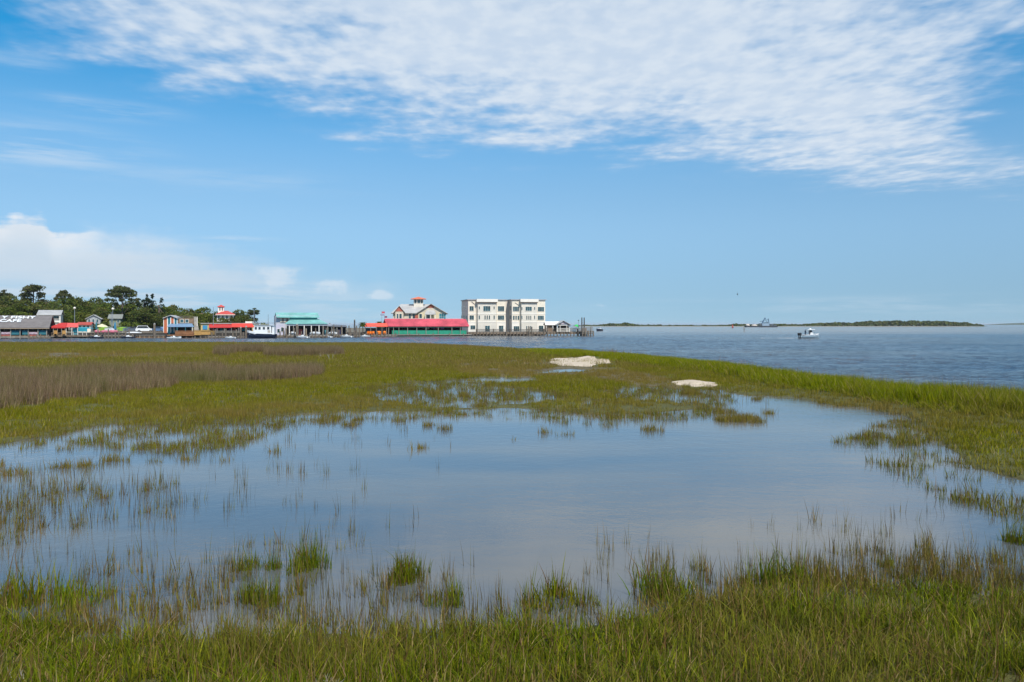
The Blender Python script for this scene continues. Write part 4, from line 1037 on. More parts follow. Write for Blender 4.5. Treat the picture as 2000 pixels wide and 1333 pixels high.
for px_, lab in ((188, 'folded teal parasol beside the lime canopy'), (224.5, 'folded blue parasol beside the far lime canopy')):
    b = B('folded_parasol', lab, 'parasol', px_, 207, 0, None, LZ)
    MB().lathe([(.06, 0), (.28, .3), (.2, 1.6), (.03, 2.2)], (0, 0, b.Z(px_, 645)), 8).build('canopy', pm('blue_canvas', (.04, .20, .34), .8) if px_ > 200 else TEALP, b.root); b.post(px_, 645, 651, 0, .06, W, 'pole')

# -- orange and teal building
b = B('orange_building', 'orange and teal two storey waterfront bar with blue porch roof', 'building', 319, 197, 14)
b.box('wall', ORNG, 319.5, 327, 620, 652, 0, 8); b.box('teal_wall', TEALP, 327, 346, 620, 652, .02, 8)
for a, c in ((318.8, 320), (326, 327.6), (332.5, 334), (339, 340.5), (345, 346.4)): b.box('corner_trim', W, a, c, 620.5, 650, -.08, .05)
b.box('orange_panel', ORNG, 334, 339, 619.5, 632, -.04, .02)
b.box('shingle_wall', SHNG, 346.4, 378, 622.5, 633, 1.0, 7); b.rail(347, 378, 617.5, 622.6, 1.1, WOOD)
xa, xm, xb = b.X(318), b.X(333), b.X(347.5); ze, zr = b.Z(333, 621), b.Z(333, 616.5)
b.gable_wall('gable_wall', TEALP, 'y', .03, .3, b.X(320), xm, b.X(346), ze, zr - .1)
MB().slab([(xa, -.5, ze - .05), (xm, -.5, zr + .1), (xm, 8, zr + .1), (xa, 8, ze - .05)], .14).slab([(xm, -.5, zr + .1), (xb, -.5, ze - .05), (xb, 8, ze - .05), (xm, 8, zr + .1)], .14).build('roof', ROOFG, b.root)
b.slab('porch_roof', BLUER, [(326.5, 638.3, -2.6), (378.5, 638.3, -2.6), (375, 632.2, 0.6), (330, 632.2, 0.6)], .1)
b.box('dark_opening', DARK, 329, 376, 638.5, 650, .9, 1.0)
for p in (330, 346, 362, 375.5): b.post(p, 638.6, 656, -2.4, .15, W if p > 370 else TEALP)
b.box('deck', WOODR, 326, 378.5, 654.2, 656.5, -3.0, 4); b.rail(342, 378, 646, 654.3, -2.85, WOODR); b.box('skirt_board', WOODR, 342, 378, 647.5, 654, -2.8, -2.74)
for p in (328, 340, 352, 364, 376): b.post(p, 656.4, 664, -2.6, .28, PILE, 'piling')
MB().slab([b.P(379, 652, -1.5), b.P(389.5, 652, -1.5), b.P(383.5, 619, 1.5), b.P(378.4, 619, 1.5)], .16).build('stair', WOODG, b.root)
b.box('stair_rail', W, 384.4, 385.6, 619, 652, -.2, -.1)
for a in (352, 362): b.window(a, a + 6, 624.5, 630.5, .98)
b = B('timber_deck', 'bright yellow timber stair deck beside the orange building', 'deck', 378, 193.5)
b.box('fascia', WOODY, 379, 393, 646.5, 655, 0, 3); b.box('low_fascia', WOODY, 393.2, 410, 646.5, 654.2, .05, 3); b.box('cap_rail', WOODY, 378.6, 410.2, 645.6, 646.4, -.1, .2)
for p in (381, 392, 402, 409): b.post(p, 655, 664, .4, .28, PILE, 'piling')

# -- yellow building with red awnings
b = B('red_awning_building', 'long yellow waterfront shop with bright red awnings', 'building', 392, 204, 8)
b.box('wall', YELL, 392, 498, 633, 656, 0, 6); b.box('flat_roof', pm('tar_roof', (.38, .37, .35), .9), 391.5, 499, 631.4, 632.9, -.3, 6.5)
b.box('blue_sign', pm('sign_blue', (.06, .28, .50), .6), 395.5, 405, 636, 644, -.12, -.02)
b.slab('awning', REDT, [(408, 640, -3.4), (452, 640, -3.4), (452, 633.6, -.02), (408, 633.6, -.02)], .08)
b.slab('awning', pm('bright_red_canvas', (.66, .055, .035), .7, .14), [(452.2, 639, -3.4), (496.5, 639, -3.4), (492, 631.5, -.02), (452.2, 631.5, -.02)], .08)
b.box('dark_opening', DARK, 409, 492, 641.2, 650, -.06, -.01)
MC = [(.35, .08, .07), (.28, .18, .40), (.05, .30, .36), (.60, .55, .48), (.15, .12, .30)]
for i, p in enumerate((412, 420, 429, 437, 446, 455, 464, 473, 482)): b.box('hanging_goods', pm('goods_%d' % (i % 5), MC[i % 5], .8, .2, 3), p, p + 5.5, 641.8, 645.4 + (i % 3), -.5, -.3)
for p in (409, 424, 438, 452, 466, 480, 494): b.post(p, 639.6, 656, -3.2, .13, WOODG)
b.rail(410, 470, 646.5, 656, -5.2, WOODG, 70); b.box('boardwalk', WOODG, 409, 486, 655.5, 657.2, -5.6, 0)
b.box('rooftop_unit', W, 479, 492, 628.2, 631.3, 1.5, 3.5)
for p in (413, 428, 443, 458, 472): b.post(p, 657, 664, -5.3, .26, PILE, 'piling')

# -- white house with red roof and cupola
b = B('cupola_house', 'white house with red roof and a small red capped cupola', 'house', 421, 244, 18, None, LZ)
xa, xb = b.X(421), b.X(459); ze = b.Z(440, 614)
MB().box(xa + .4, xb - .4, 0, 7, 0, ze).build('wall', W, b.root); b.gable('roof', pm('tile_red_roof', (.55, .075, .06), .7, .1), xa, xb, -.8, 3.5, 7.8, ze, b.Z(440, 607.5, 3.5), .12, 2.2, 2.2)
MB().box(xa - .02, xb + .02, -.86, -.7, ze - .3, ze - .125).build('eave_trim', W, b.root)
c0, c1 = b.X(426, 3.5), b.X(437.5, 3.5); cz0, cz1, cz2 = b.Z(431, 609, 3.5), b.Z(431, 599.5, 3.5), b.Z(431, 595.5, 3.5)
cu_ = MB().box(c0, c1, 2.6, 4.4, cz0 - 1, cz1).build('cupola', W, b.root)
MB().slab([(c0 - .3, 2.3, cz1), (c1 + .3, 2.3, cz1), ((c0 + c1) / 2, 3.5, cz2)], .1).slab([(c1 + .3, 2.3, cz1), (c1 + .3, 4.7, cz1), ((c0 + c1) / 2, 3.5, cz2)], .1).slab([(c1 + .3, 4.7, cz1), (c0 - .3, 4.7, cz1), ((c0 + c1) / 2, 3.5, cz2)], .1).slab([(c0 - .3, 4.7, cz1), (c0 - .3, 2.3, cz1), ((c0 + c1) / 2, 3.5, cz2)], .1).build('cupola_roof', pm('tile_red_roof', (.55, .075, .06)), cu_)
for i in range(2):
    x = c0 + (c1 - c0) * (.22 + .40 * i); MB().box(x, x + .32, 2.55, 2.62, cz0 + .3, cz1 - .25).build('cupola_window', GLS, cu_)
for a, c in ((425, 429), (433, 437), (441, 445), (450, 454)): b.window(a, c, 616.5, 623, -.02)
b = B('pink_roofed_cottage', 'cottage with a faded pinkish roof among oaks behind the yellow shop', 'house', 386, 262, 18, None, LZ)
b.box('wall', W2, 387, 410, 621, 640, 0, 6); b.gable('roof', pm('faded_tile', (.42, .22, .18), .85, .12), b.X(385), b.X(412), -.5, 3, 6.5, b.Z(398, 621.5), b.Z(398, 612.5, 3), .12)
for a, c in ((390, 394), (402, 406)): b.window(a, c, 624, 630, -.02)

# -- teal roofed hall
b = B('teal_roofed_hall', 'grey boathouse hall with two stepped teal metal roofs', 'hall', 538, 203, 20)
xa, xb = b.X(538), b.X(622); zf = b.Z(580, 655)
zt1, zt0 = b.Z(580, 611, 6), b.Z(580, 619.8, 1.5)
MB().box(b.X(539.5), b.X(621), 2.6, 9.4, zf, zt0 + .4).build('wall', pm('grey_siding', (.50, .50, .53), .8, .06, 1, 'lap'), b.root)
b.gable('upper_roof', TEAL, b.X(540, 1.5), b.X(624, 1.5), 1.5, 6, 10.5, zt0, zt1, .14)
b.gable_wall('gable_wall', pm('grey_siding', (.5, .5, .53)), 'x', b.X(541, 6), b.X(541, 6) + .3, 2.6, 6, 9.4, zt0 + .41, zt1 - .2)
zl1, zl0 = b.Z(600, 624, 2.5), b.Z(600, 632.3, -2)
MB().slab([b.P(556, 632.3, -2.0), b.P(640, 632.3, -2.0), b.P(623, 623.8, 2.5), b.P(568, 623.8, 2.5)], .14).build('lower_roof', TEAL, b.root)
MB().box(b.X(567), b.X(621.5), 2.2, 2.58, zl1 - .1, zt0 + .1).build('clerestory', pm('teal_trim', (.05, .26, .26), .6), b.root)
b.box('front_gable_wall', W2, 547, 567, 620.5, 630, 2.4, 2.6)
for a, c in ((550, 554.5), (558, 563.5)): b.window(a, c, 621.5, 629, 2.38, 1, 1, None, glass('warm_glass', (.16, .10, .07)))
b.box('fascia', pm('grey_fascia', (.34, .36, .40), .7), 560, 648, 632.9, 636.4, -1.8, -1.6)
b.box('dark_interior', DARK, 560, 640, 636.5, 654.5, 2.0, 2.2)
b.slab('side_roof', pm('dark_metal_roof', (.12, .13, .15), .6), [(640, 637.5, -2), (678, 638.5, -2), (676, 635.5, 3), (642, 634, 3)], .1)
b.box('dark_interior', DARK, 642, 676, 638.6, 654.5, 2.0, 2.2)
for p in (565, 573, 582, 594, 608, 623, 631, 640, 648, 658, 668, 676): b.post(p, 636.5, 657, -1.7, .2, W if p in (565, 594, 608, 623) else WOODG)
b.box('deck', WOODG, 539, 680, 654.6, 656.6, -2.4, 8)
b.box('grey_wall', pm('lavender_siding', (.50, .48, .56), .8, .06), 538.5, 556, 634, 654.4, .6, .8)
b.window(541.5, 546, 643, 650, .58); b.window(549, 553, 640, 648, .58)
for i, (p, q) in enumerate(((584, 590), (592, 595), (634, 642), (648, 656), (660, 668))): b.box('stored_goods', pm('goods_%d' % (i % 5), MC[i % 5]), p, q, 643 + i % 3, 654.4, .2 + .1 * i, .9 + .1 * i)
for p in (543, 556, 570, 584, 600, 616, 632, 648, 664, 678): b.post(p, 656.5, 663, -2.1, .28, PILE, 'piling')

# -- coral canopy pavilion
b = B('coral_canopy', 'coral roofed open canopy with orange furniture beside the pink pier restaurant', 'canopy', 704, 217, 6)
b.gable('canopy', CORR, b.X(711), b.X(757), 0, 2.5, 5, b.Z(735, 638), b.Z(735, 631.5, 2.5), .1, .3, .3)
for p in (713, 724, 735, 746, 755): b.post(p, 638.4, 656, .2, .14, WOODG)
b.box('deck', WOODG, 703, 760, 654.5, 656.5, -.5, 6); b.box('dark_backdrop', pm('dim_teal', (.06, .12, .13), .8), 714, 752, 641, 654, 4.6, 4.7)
b.box('red_sign', pm('dull_red_roof', (.4, .07, .05)), 704, 711, 634, 638.5, .3, .4)
for p in (706, 720, 738, 752): b.post(p, 656.4, 662, 0, .26, PILE, 'piling')
for px_, w_, lab in ((736, 8.5, 'round orange tub on the deck under the coral canopy'), (748, 6, 'orange tub beside the pink pier restaurant, smaller of two')):
    o = B('orange_tub', lab, 'tub', px_ + w_ / 2, 216.2, 0, 'orange tubs under the coral canopy', gz(654.4, 217))
    rr = w_ * 217 / F / 2; mb = MB(); mb.smooth = True; mb.lathe([(rr * .8, 0), (rr, .35), (rr * .98, .85), (rr * .8, 1.0), (rr * .5, 1.05)], (0, 0, 0), 16); mb.build('body', FURN, o.root); MB().lathe([(rr * 1.03, .5), (rr * 1.03, .6)], (0, 0, 0), 16).build('band', pm('dark_orange', (.5, .1, .02)), o.root)
for i, px_ in enumerate((718, 723.5, 729.5)):
    o = B('orange_chair', ('first', 'second', 'third')[i] + ' orange chair from the palm under the coral canopy', 'chair', px_, 216.3, 20 * i - 20, 'orange chairs under the coral canopy', gz(654.4, 217))
    MB().box(-.3, .3, -.3, .3, .38, .46).build('seat', FURN, o.root); MB().box(-.3, .3, .24, .31, .46, 1.0).build('backrest', FURN, o.root)
    for u_, v_ in ((-.26, -.26), (.26, -.26), (-.26, .26), (.26, .26)): MB().box(u_ - .03, u_ + .03, v_ - .03, v_ + .03, 0, .38).build('leg', FURN, o.root)

# -- pink roofed pier restaurant
b = B('pier_restaurant', 'long open sided pier restaurant with pink red roof and green side panels', 'restaurant', 756, 222, 18)
x0, x1 = b.X(756), b.X(914.5); zf = b.Z(835, 653.5); ze = b.Z(835, 637.2); zr = ze + 2.05
b.gable('roof', PINKR, x0 - .2, x1 + .2, -.5, 3.6, 7.7, ze, zr, .14)
for i in range(4): MB().box(x0 - .2 + (x1 - x0) * i / 4 + .3, x0 - .2 + (x1 - x0) * (i + 1) / 4 - .3, 3.45, 3.75, zr - .02, zr + .10).build('ridge_cap', pm('pale_ridge', (.70, .42, .42), .6), b.root)
b.gable_wall('gable_wall', DARK, 'x', x0 + .15, x0 + .3, .1, 3.6, 7.1, ze - .1, zr - .3); b.gable_wall('gable_wall', DARK, 'x', x1 - .3, x1 - .15, .1, 3.6, 7.1, ze - .1, zr - .3)
MB().box(x0, x1, -.35, -.2, ze - .42, ze - .17).build('eave_beam', pm('dark_green_paint', (.03, .09, .07), .7), b.root)
MB().box(x0, x1 + .5, -.8, 8, zf - .3, zf).build('deck', WOODG, b.root)
MB().box(x0 + .2, x1 - .2, 6.6, 6.7, zf, ze - .15).build('dark_back_wall', DARK, b.root)  # near-black sheet added so the open interior looks shaded
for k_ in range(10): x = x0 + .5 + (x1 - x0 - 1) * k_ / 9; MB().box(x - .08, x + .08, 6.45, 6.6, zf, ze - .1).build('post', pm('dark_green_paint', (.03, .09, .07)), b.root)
pp = [767, 782, 796, 811, 832, 854, 877, 900, 912]
for p in (759, 768.5, 779, 796, 814, 832, 856, 882.5, 899, 912): b.post(p, 638.6, 656, -.25, .16, WOODG)
for a, c in ((765.5, 779), (779.6, 796), (796.6, 814), (814.6, 831.5), (832.6, 856), (857, 882), (883, 912.5)):
    b.box('green_panel', GREENT, a, c, 645.8, 653.2, -.12, -.05)
for i, (a, c) in enumerate(((832, 838), (846, 850), (851, 858), (861, 867))): b.box('hanging_sign', pm('goods_%d' % ((i + 3) % 5), MC[(i + 3) % 5]), a, c, 640.2, 643.6, 2, 2.1)
for k_ in range(11): x = x0 + .6 + (x1 - x0 - 1) * k_ / 10; MB().tube((x, -.3, -1), (x, -.3, zf - .3), .17, .17, 8).build('piling', PILE, b.root)
MB().box(x0 - 2, x1 + .5, -2.6, -1.0, .32, .47).build('floating_dock', WOODG, b.root)
for p in (773, 800, 818, 846, 878, 905): b.post(p, 651, 660, -2.7, .2, PILE, 'piling')

# -- beige house with cupola behind it
b = B('beige_house', 'large beige house with grey metal roofs, red shingled gables and coral cupola roof', 'house', 766, 262, 8, None, LZ)
z0_ = 0
zL = b.Z(790, 611)
MB().box(b.X(767.5), b.X(817), 1.0, 11, 0, zL).build('wall', BEI, b.root)
xg0, xg1, xgm = b.X(815.5), b.X(873), b.X(841.5); zE, zA = b.Z(842, 611), b.Z(842, 594.3)
MB().box(xg0 + .2, xg1 - .4, -1.0, 12, 0, zE).build('wall', pm('cream_siding', (.66, .56, .36), .8, .06, 1, 'lap'), b.root)
b.gable_wall('gable_wall', BEI, 'y', -.98, -.7, xg0 + .1, xgm, xg1 - .1, zE, zA - .1)
MB().prism([(b.X(832, -1), b.Z(842, 601.7, -1)), (b.X(848.5, -1), b.Z(842, 601.7, -1)), (b.X(847, -1), b.Z(842, 597.6, -1)), (b.X(841.5, -1), b.Z(842, 595.2, -1)), (b.X(834, -1), b.Z(842, 598.8, -1))], 'y', -1.06, -.97).build('shingle_panel', BRIK, b.root)
MB().slab([(xg0 - .6, -1.7, zE - .25), (xgm, -1.7, zA + .12), (xgm, 12.5, zA + .12), (xg0 - .6, 12.5, zE - .25)], .16).slab([(xgm, -1.7, zA + .12), (xg1 + .3, -1.7, zE - .35), (xg1 + .3, 12.5, zE - .35), (xgm, 12.5, zA + .12)], .16).build('main_roof', ROOFG, b.root)
zR = b.Z(800, 594.5, 6)
b.gable('wing_roof', ROOFG, b.X(763.5), xgm, .2, 6, 11.8, zL - .1, zR, .15, 3.2, 0)
sg0, sg1, sgm = b.X(771), b.X(788.5), b.X(779.7); zs0, zs1 = b.Z(780, 608.8), b.Z(780, 598.3)
MB().prism([(sg0, zs0), (sg1, zs0), (sgm, zs1)], 'y', -.05, .15).build('small_gable', BRIK, b.root)
MB().slab([(sg0 - .5, -.4, zs0 - .4), (sgm, -.4, zs1 + .15), (sgm, 5.0, zs1 + .15), (sg0 - .5, 5.0, zs0 - .4)], .12).slab([(sgm, -.4, zs1 + .15), (sg1 + .5, -.4, zs0 - .4), (sg1 + .5, 5.0, zs0 - .4), (sgm, 5.0, zs1 + .15)], .12).build('small_gable_roof', ROOFG, b.root)
MB().box(b.X(772), b.X(788), .0, 1.0, 0, zs0 - .002).build('bay_wall', BEI, b.root)
b.slab('porch_roof', ROOFG, [(829, 614.3, -3.2), (852, 614.3, -3.2), (848, 606, -1.08), (834, 606, -1.08)], .12)
for p in (831, 841, 850): b.post(p, 614.5, 640, -3.0, .22, W)
b.window(858, 870.5, 612.5, 625.5, -1.02, 3, 2, None, GLT)
for a, c in ((780, 784.5), (775, 778)): b.window(a, c, 613.5, 623.5, -.02, 1, 1)
for a, c in ((798.5, 802.5), (806, 810.5)): b.window(a, c, 613, 624, .98)
b.window(819, 824, 613.5, 622, -1.02); b.window(834, 839, 615.5, 627, -1.02, 1, 1, name='door')
b.box('red_panel', BRIK, 810.5, 816.5, 616, 624, -1.06, -.9)
cx0, cx1 = b.X(808, 5), b.X(826.5, 5); cz0, cz1 = b.Z(817, 598, 5), b.Z(817, 584.3, 5)
cu_ = MB().box(cx0, cx1, 4.2, 7.0, cz0 - 1.5, cz1).build('cupola', BEL, b.root)
h_ = ((cx0 + cx1) / 2, 5.6, b.Z(817, 579.8, 5)); e_ = [(cx0 - 1, 3.2, cz1), (cx1 + 1, 3.2, cz1), (cx1 + 1, 8, cz1), (cx0 - 1, 8, cz1)]
mb = MB()
for i in range(4): mb.slab([e_[i], e_[(i + 1) % 4], h_], .12)
mb.build('cupola_roof', pm('coral_tile', (.62, .17, .09), .7, .08), cu_)
for a, c in ((809.5, 813), (815.5, 820.5), (822, 825.5)): b.window(a, c, 586, 592.5, 4.18, 1, 1, BEL, GLS, cu_, 'cupola_window')

# -- white three storey apartments
b = B('apartment_building', 'white three storey waterfront apartment block with flat roofs and large windows', 'apartment block', 914.5, 238, 13)
zb, zt = b.Z(950, 650), b.Z(950, 586.5)
def apt(pA, pB, y, dep, side):
    xa, xb = b.X(pA, y), b.X(pB, y)
    MB().box(xa, xb, y, y + dep, zb, zt).build('wall', W2, b.root)
    MB().box(xa - .35, xb + .35, y - .35, y + dep, zt, zt + .22).build('cornice', pm('grey_cornice', (.36, .35, .36), .7), b.root)
    MB().box(xa - .02, xb + .02, y - .02, y + .3, zb, zb + (zt - zb) * .34).build('ground_floor_cladding', W, b.root)
    MB().box(xa - .03, xa + .002, y + .02, y + dep - .1, zb, zt - .01).build('side_shade_skin', side, b.root)  # thin skin that puts the shade of the side into its colour
    for q in (613, 629.5):
        z = b.Z((pA + pB) / 2, q, y); MB().box(xa - .06, xb + .06, y - .08, y + .1, z - .16, z + .16).build('string_course', W, b.root)
GPK = pm('shaded_pinkish_stucco', (.62, .54, .49), .85, .07)  # flank shade put into a darker stucco tone
apt(914.5, 987.5, 0, 12, GPK); apt(1000, 1065, -2.6, 15, GRS)
MB().box(b.X(987.5, 0), b.X(1000, -2.6) + .3, 1.5, 9, zb, zt - .3).build('link_wall', GRS, b.root)
def bay(pA, pB, y):
    xa, xb = b.X(pA, y), b.X(pB, y)
    MB().box(xa, xb, y - .9, y - .003, zb, zt - .6).build('bay', BEL, b.root)
    MB().box(xa - .4, xb + .4, y - 1.5, y - .36, zt - .62, zt + .28).build('parapet', W, b.root)
    MB().box(xa - .25, xb + .25, y - 1.35, y - .91, zt - .85, zt - .622).build('soffit', pm('shadow_brown_soffit', (.20, .14, .10), .8), b.root)  # dark brown puts the shadow under the parapet into the soffit colour
    for q in (612.8, 629.3):
        z = b.Z((pA + pB) / 2, q, y); MB().box(xa - .05, xb + .05, y - .97, y - .88, z - .16, z + .16).build('string_course', W, b.root)
    return y - .9
yb1 = bay(932, 968, 0); yb2 = bay(1017, 1047, -2.6)
def col(p, rows, y, **k):
    for (a, c, t, u, nx) in rows: b.window(a, c, t, u, y - .02 , nx, 1, W, k.get('g', GLS), name='window')
col(0, [(917, 925, 598.5, 607.5, 2), (917, 925.5, 616.5, 625, 2), (919, 928, 636, 643.5, 2), (972.5, 984.5, 598.5, 608, 3), (972.5, 984.5, 616.5, 625, 3)], 0)
col(0, [(935.3, 937.3, 599, 604, 1), (944, 957.5, 598.3, 608, 3), (964, 966, 599, 604, 1), (935, 937.3, 616.5, 623.5, 1), (946.3, 948.5, 616.5, 624, 1), (950.5, 952.7, 616.5, 624, 1), (954.7, 957, 616.5, 624, 1), (964, 966.2, 616.5, 623.5, 1)], yb1)
col(0, [(1002, 1013.5, 599.3, 608.3, 4), (1050.5, 1062.5, 600, 608.5, 3), (1002, 1005, 617, 625, 1), (1006.6, 1009.2, 617, 625, 1), (1011, 1013.8, 617, 625, 1), (1050.5, 1062, 617, 625.3, 4), (1003.5, 1014, 637.5, 647.5, 3)], -2.6)
col(0, [(1018.7, 1020.3, 600, 605.5, 1), (1026.5, 1038.5, 599.5, 607.5, 3), (1043.5, 1045.2, 600, 605.5, 1), (1018.7, 1020.3, 617, 623.5, 1), (1028, 1029.9, 617, 624.5, 1), (1032, 1033.9, 617, 624.5, 1), (1035.7, 1037.6, 617, 624.5, 1), (1043.3, 1045, 617, 623.5, 1), (1027.8, 1029.8, 637, 644, 1), (1031.7, 1033.7, 637, 644, 1), (1035.6, 1037.5, 637, 644, 1)], yb2)
b.window(947.5, 956.5, 636.5, 648.3, yb1 - .02, 2, 1, W, GLS, None, 'door'); b.window(974.5, 983, 636.5, 648.3, -.04, 2, 1, W, GLS, None, 'door'); b.window(1052.5, 1061, 636.5, 648.3, -2.64, 2, 1, W, GLS, None, 'door')
# windows on the shaded flank
for q in (598, 616):
    for k_ in range(3):
        y = 2.0 + k_ * 4.2; xa = b.X(914.5); z1_, z0_ = b.Z(914, q, y), b.Z(914, q + 8.5, y)
        f = MB().box(xa - .08, xa - .034, y, y + 1.7, z0_, z1_).build('window', W, b.root); MB().box(xa - .10, xa - .081, y + .12, y + 1.58, z0_ + .12, z1_ - .12).build('pane', GLS, f)
        xa = b.X(1000, -2.6); y2_ = -2.3 + k_ * 1.3
        if k_ < 2:
            f = MB().box(xa - .08, xa - .034, y2_, y2_ + 1.0, z0_, z1_).build('window', W, b.root); MB().box(xa - .10, xa - .081, y2_ + .1, y2_ + .9, z0_ + .1, z1_ - .1).build('pane', GLS, f)
for (p, t, q, u, y) in ((921, 589, 930, 596, 0), (1006, 591, 1015, 597.5, -2.6)):
    MB().tube((b.X(p, y), y - .14, b.Z(p, t, y)), (b.X(q, y), y - .14, b.Z(q, u, y)), .09, .09, 6).tube((b.X(q, y), y - .14, b.Z(q, u, y)), (b.X(q, y), y - .14, zb), .09, .09, 6).build('downspout', BEL, b.root)
for p, y in ((969.5, 0), (1048.5, -2.6)): MB().tube((b.X(p, y), y - .14, zt - .8), (b.X(p, y), y - .14, zb), .08, .08, 6).build('downspout', BEL, b.root)

# -- long timber pier in front of the apartments
b = B('timber_pier', 'long timber pier on piles in front of the white apartments', 'pier', 914, 229, 5)
x0, x1 = b.X(914), b.X(1137); z1_ = b.Z(1030, 648.6); z0_ = b.Z(1030, 650.8)
MB().box(x0, x1, 0, 6, z0_, z1_).build('deck', WOODG, b.root); MB().box(x0 + .05, x1 - .05, -.1, -.003, z0_ - .35, z1_ - .06).build('fascia', WOOD, b.root)
k_ = 0
for p in np.linspace(918, 1134, 34):
    x = b.X(p); tall = (k_ % 5 == 2); k_ += 1
    MB().tube((x, -.25, -1), (x, -.25, z1_ + (.9 if tall else -.1)), .17, .16, 8).build('piling', PILE, b.root)
for p in (988.5, 1033, 1038.5, 1069): MB().tube((b.X(p), -.5, -1), (b.X(p), -.5, b.Z(p, 638.5)), .20, .17, 8).build('piling', PILE, b.root)
b.rail(930, 985, 643.2, 648.6, .3, pm('dark_rail', (.10, .09, .08), .7), 80); b.rail(991, 1064, 643.4, 648.6, .3, pm('dark_rail', (.1, .09, .08)), 100); b.rail(1066, 1136, 641.0, 648.6, .3, WOOD, 90)
b = B('pier_platform', 'square timber pier head with two tall mooring posts at the pier end', 'pier', 1136, 228, 5)
x0, x1 = b.X(1136), b.X(1158.5); zt_ = b.Z(1147, 648)
MB().box(x0, x1, -.6, 7, zt_ - .25, zt_).build('deck', WOODG, b.root); MB().box(x0, x1, -.5, 7, b.Z(1147, 652.6), b.Z(1147, 651.4)).build('lower_deck', WOODG, b.root)
b.rail(1136.4, 1158.2, 639.5, 648, -.4, WOODG, 26); b.rail(1136.4, 1158.2, 639.5, 648, 6.6, WOODG, 26)
b.box('bench_panel', WOOD, 1137.5, 1146, 641, 647, 2, 2.2)
for p in (1137, 1142, 1147.5, 1153, 1158):
    MB().tube((b.X(p), -.7, -1), (b.X(p), -.7, zt_ + .2), .2, .19, 8).build('piling', PILE, b.root); MB().tube((b.X(p), 6.7, -1), (b.X(p), 6.7, zt_ + .2), .2, .19, 8).build('piling', PILE, b.root)
for p in (1137.7, 1142.3): MB().tube((b.X(p), 1, -1), (b.X(p), 1, b.Z(p, 620.5)), .24, .15, 8).build('mooring_post', pm('dark_post', (.08, .075, .07), .9), b.root)
MB().tube((b.X(1153), -.9, -1), (b.X(1153), -.9, b.Z(1153, 638)), .13, .1, 8).build('mooring_post', PILE, b.root)

# -- pavilions on the pier
b = B('white_roofed_shelter', 'low shelter with white roof beside the apartments on the pier', 'shelter', 1066, 232, 5)
b.gable('roof', W, b.X(1065), b.X(1096), 0, 2.4, 4.8, b.Z(1080, 634.8), b.Z(1080, 628.2, 2.4), .12)
b.box('wall', SHNG, 1066.5, 1079, 635.6, 648.4, .6, 4.2); b.box('dark_opening', DARK, 1080, 1088, 636, 648.4, .9, 1.0)
for p in (1067, 1080, 1094): b.post(p, 635.4, 648.5, .3, .16, W)
b = B('gable_pavilion', 'open pavilion with a pale gable on the pier', 'pavilion', 1088, 230.5, 5)
xa, xb, xm = b.X(1087), b.X(1113.5), b.X(1100.5); ze, zr = b.Z(1100, 634.2), b.Z(1100, 626.2)
MB().slab([(xa - .3, -.5, ze - .1), (xm, -.5, zr), (xm, 5.5, zr), (xa - .3, 5.5, ze - .1)], .16).slab([(xm, -.5, zr), (xb + .3, -.5, ze - .1), (xb + .3, 5.5, ze - .1), (xm, 5.5, zr)], .16).build('roof', ROOFG, b.root)
b.gable_wall('gable_wall', pm('maroon_paint', (.14, .05, .045), .8), 'y', .0, .15, xa + .2, xm, xb - .2, ze, zr - .3)
MB().prism([(b.X(1093), b.Z(1100, 633)), (b.X(1108), b.Z(1100, 633)), (b.X(1104.5), b.Z(1100, 629.8)), (b.X(1096.5), b.Z(1100, 629.8))], 'y', -.06, -.004).build('gable_panel', pm('pale_pink_panel', (.70, .56, .54), .8), b.root)
MB().box(xa, xb, -.1, .1, ze - .3, ze - .13).build('beam', W, b.root)
for p in (1088, 1094, 1107, 1112.5): b.post(p, 635, 648.5, .1, .16, W)
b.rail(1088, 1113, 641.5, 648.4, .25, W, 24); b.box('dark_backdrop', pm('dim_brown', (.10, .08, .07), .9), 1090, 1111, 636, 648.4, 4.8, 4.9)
b = B('green_parasol', 'tilted bright green parasol on the pier near its end', 'parasol', 1126, 231, 0, None, gz(648.5, 231))
o = MB().lathe([(.75, 0), (.45, .35), (.04, .65)], (0, 0, 0), 10).build('canopy', pm('bright_green_canvas', (.04, .48, .10), .75), b.root); o.location = (0, 0, b.Z(1126, 638)); o.rotation_euler = (0, R(25), 0); MB().tube((0, 0, 0), (.1, 0, b.Z(1126, 637)), .04, .04, 6).build('pole', W, b.root)
b = B('pier_lamp', 'thin lamp post on the pier beside the green parasol', 'lamp post', 1130, 231, 0, None, gz(648.5, 231))
MB().tube((0, 0, 0), (0, 0, b.Z(1130, 627.5)), .07, .05, 8).build('pole', METAL, b.root); MB().lathe([(.08, 0), (.18, .15), (.05, .4)], (0, 0, b.Z(1130, 627.6)), 8).build('lamp_head', pm('dark_post', (.08, .075, .07)), b.root)

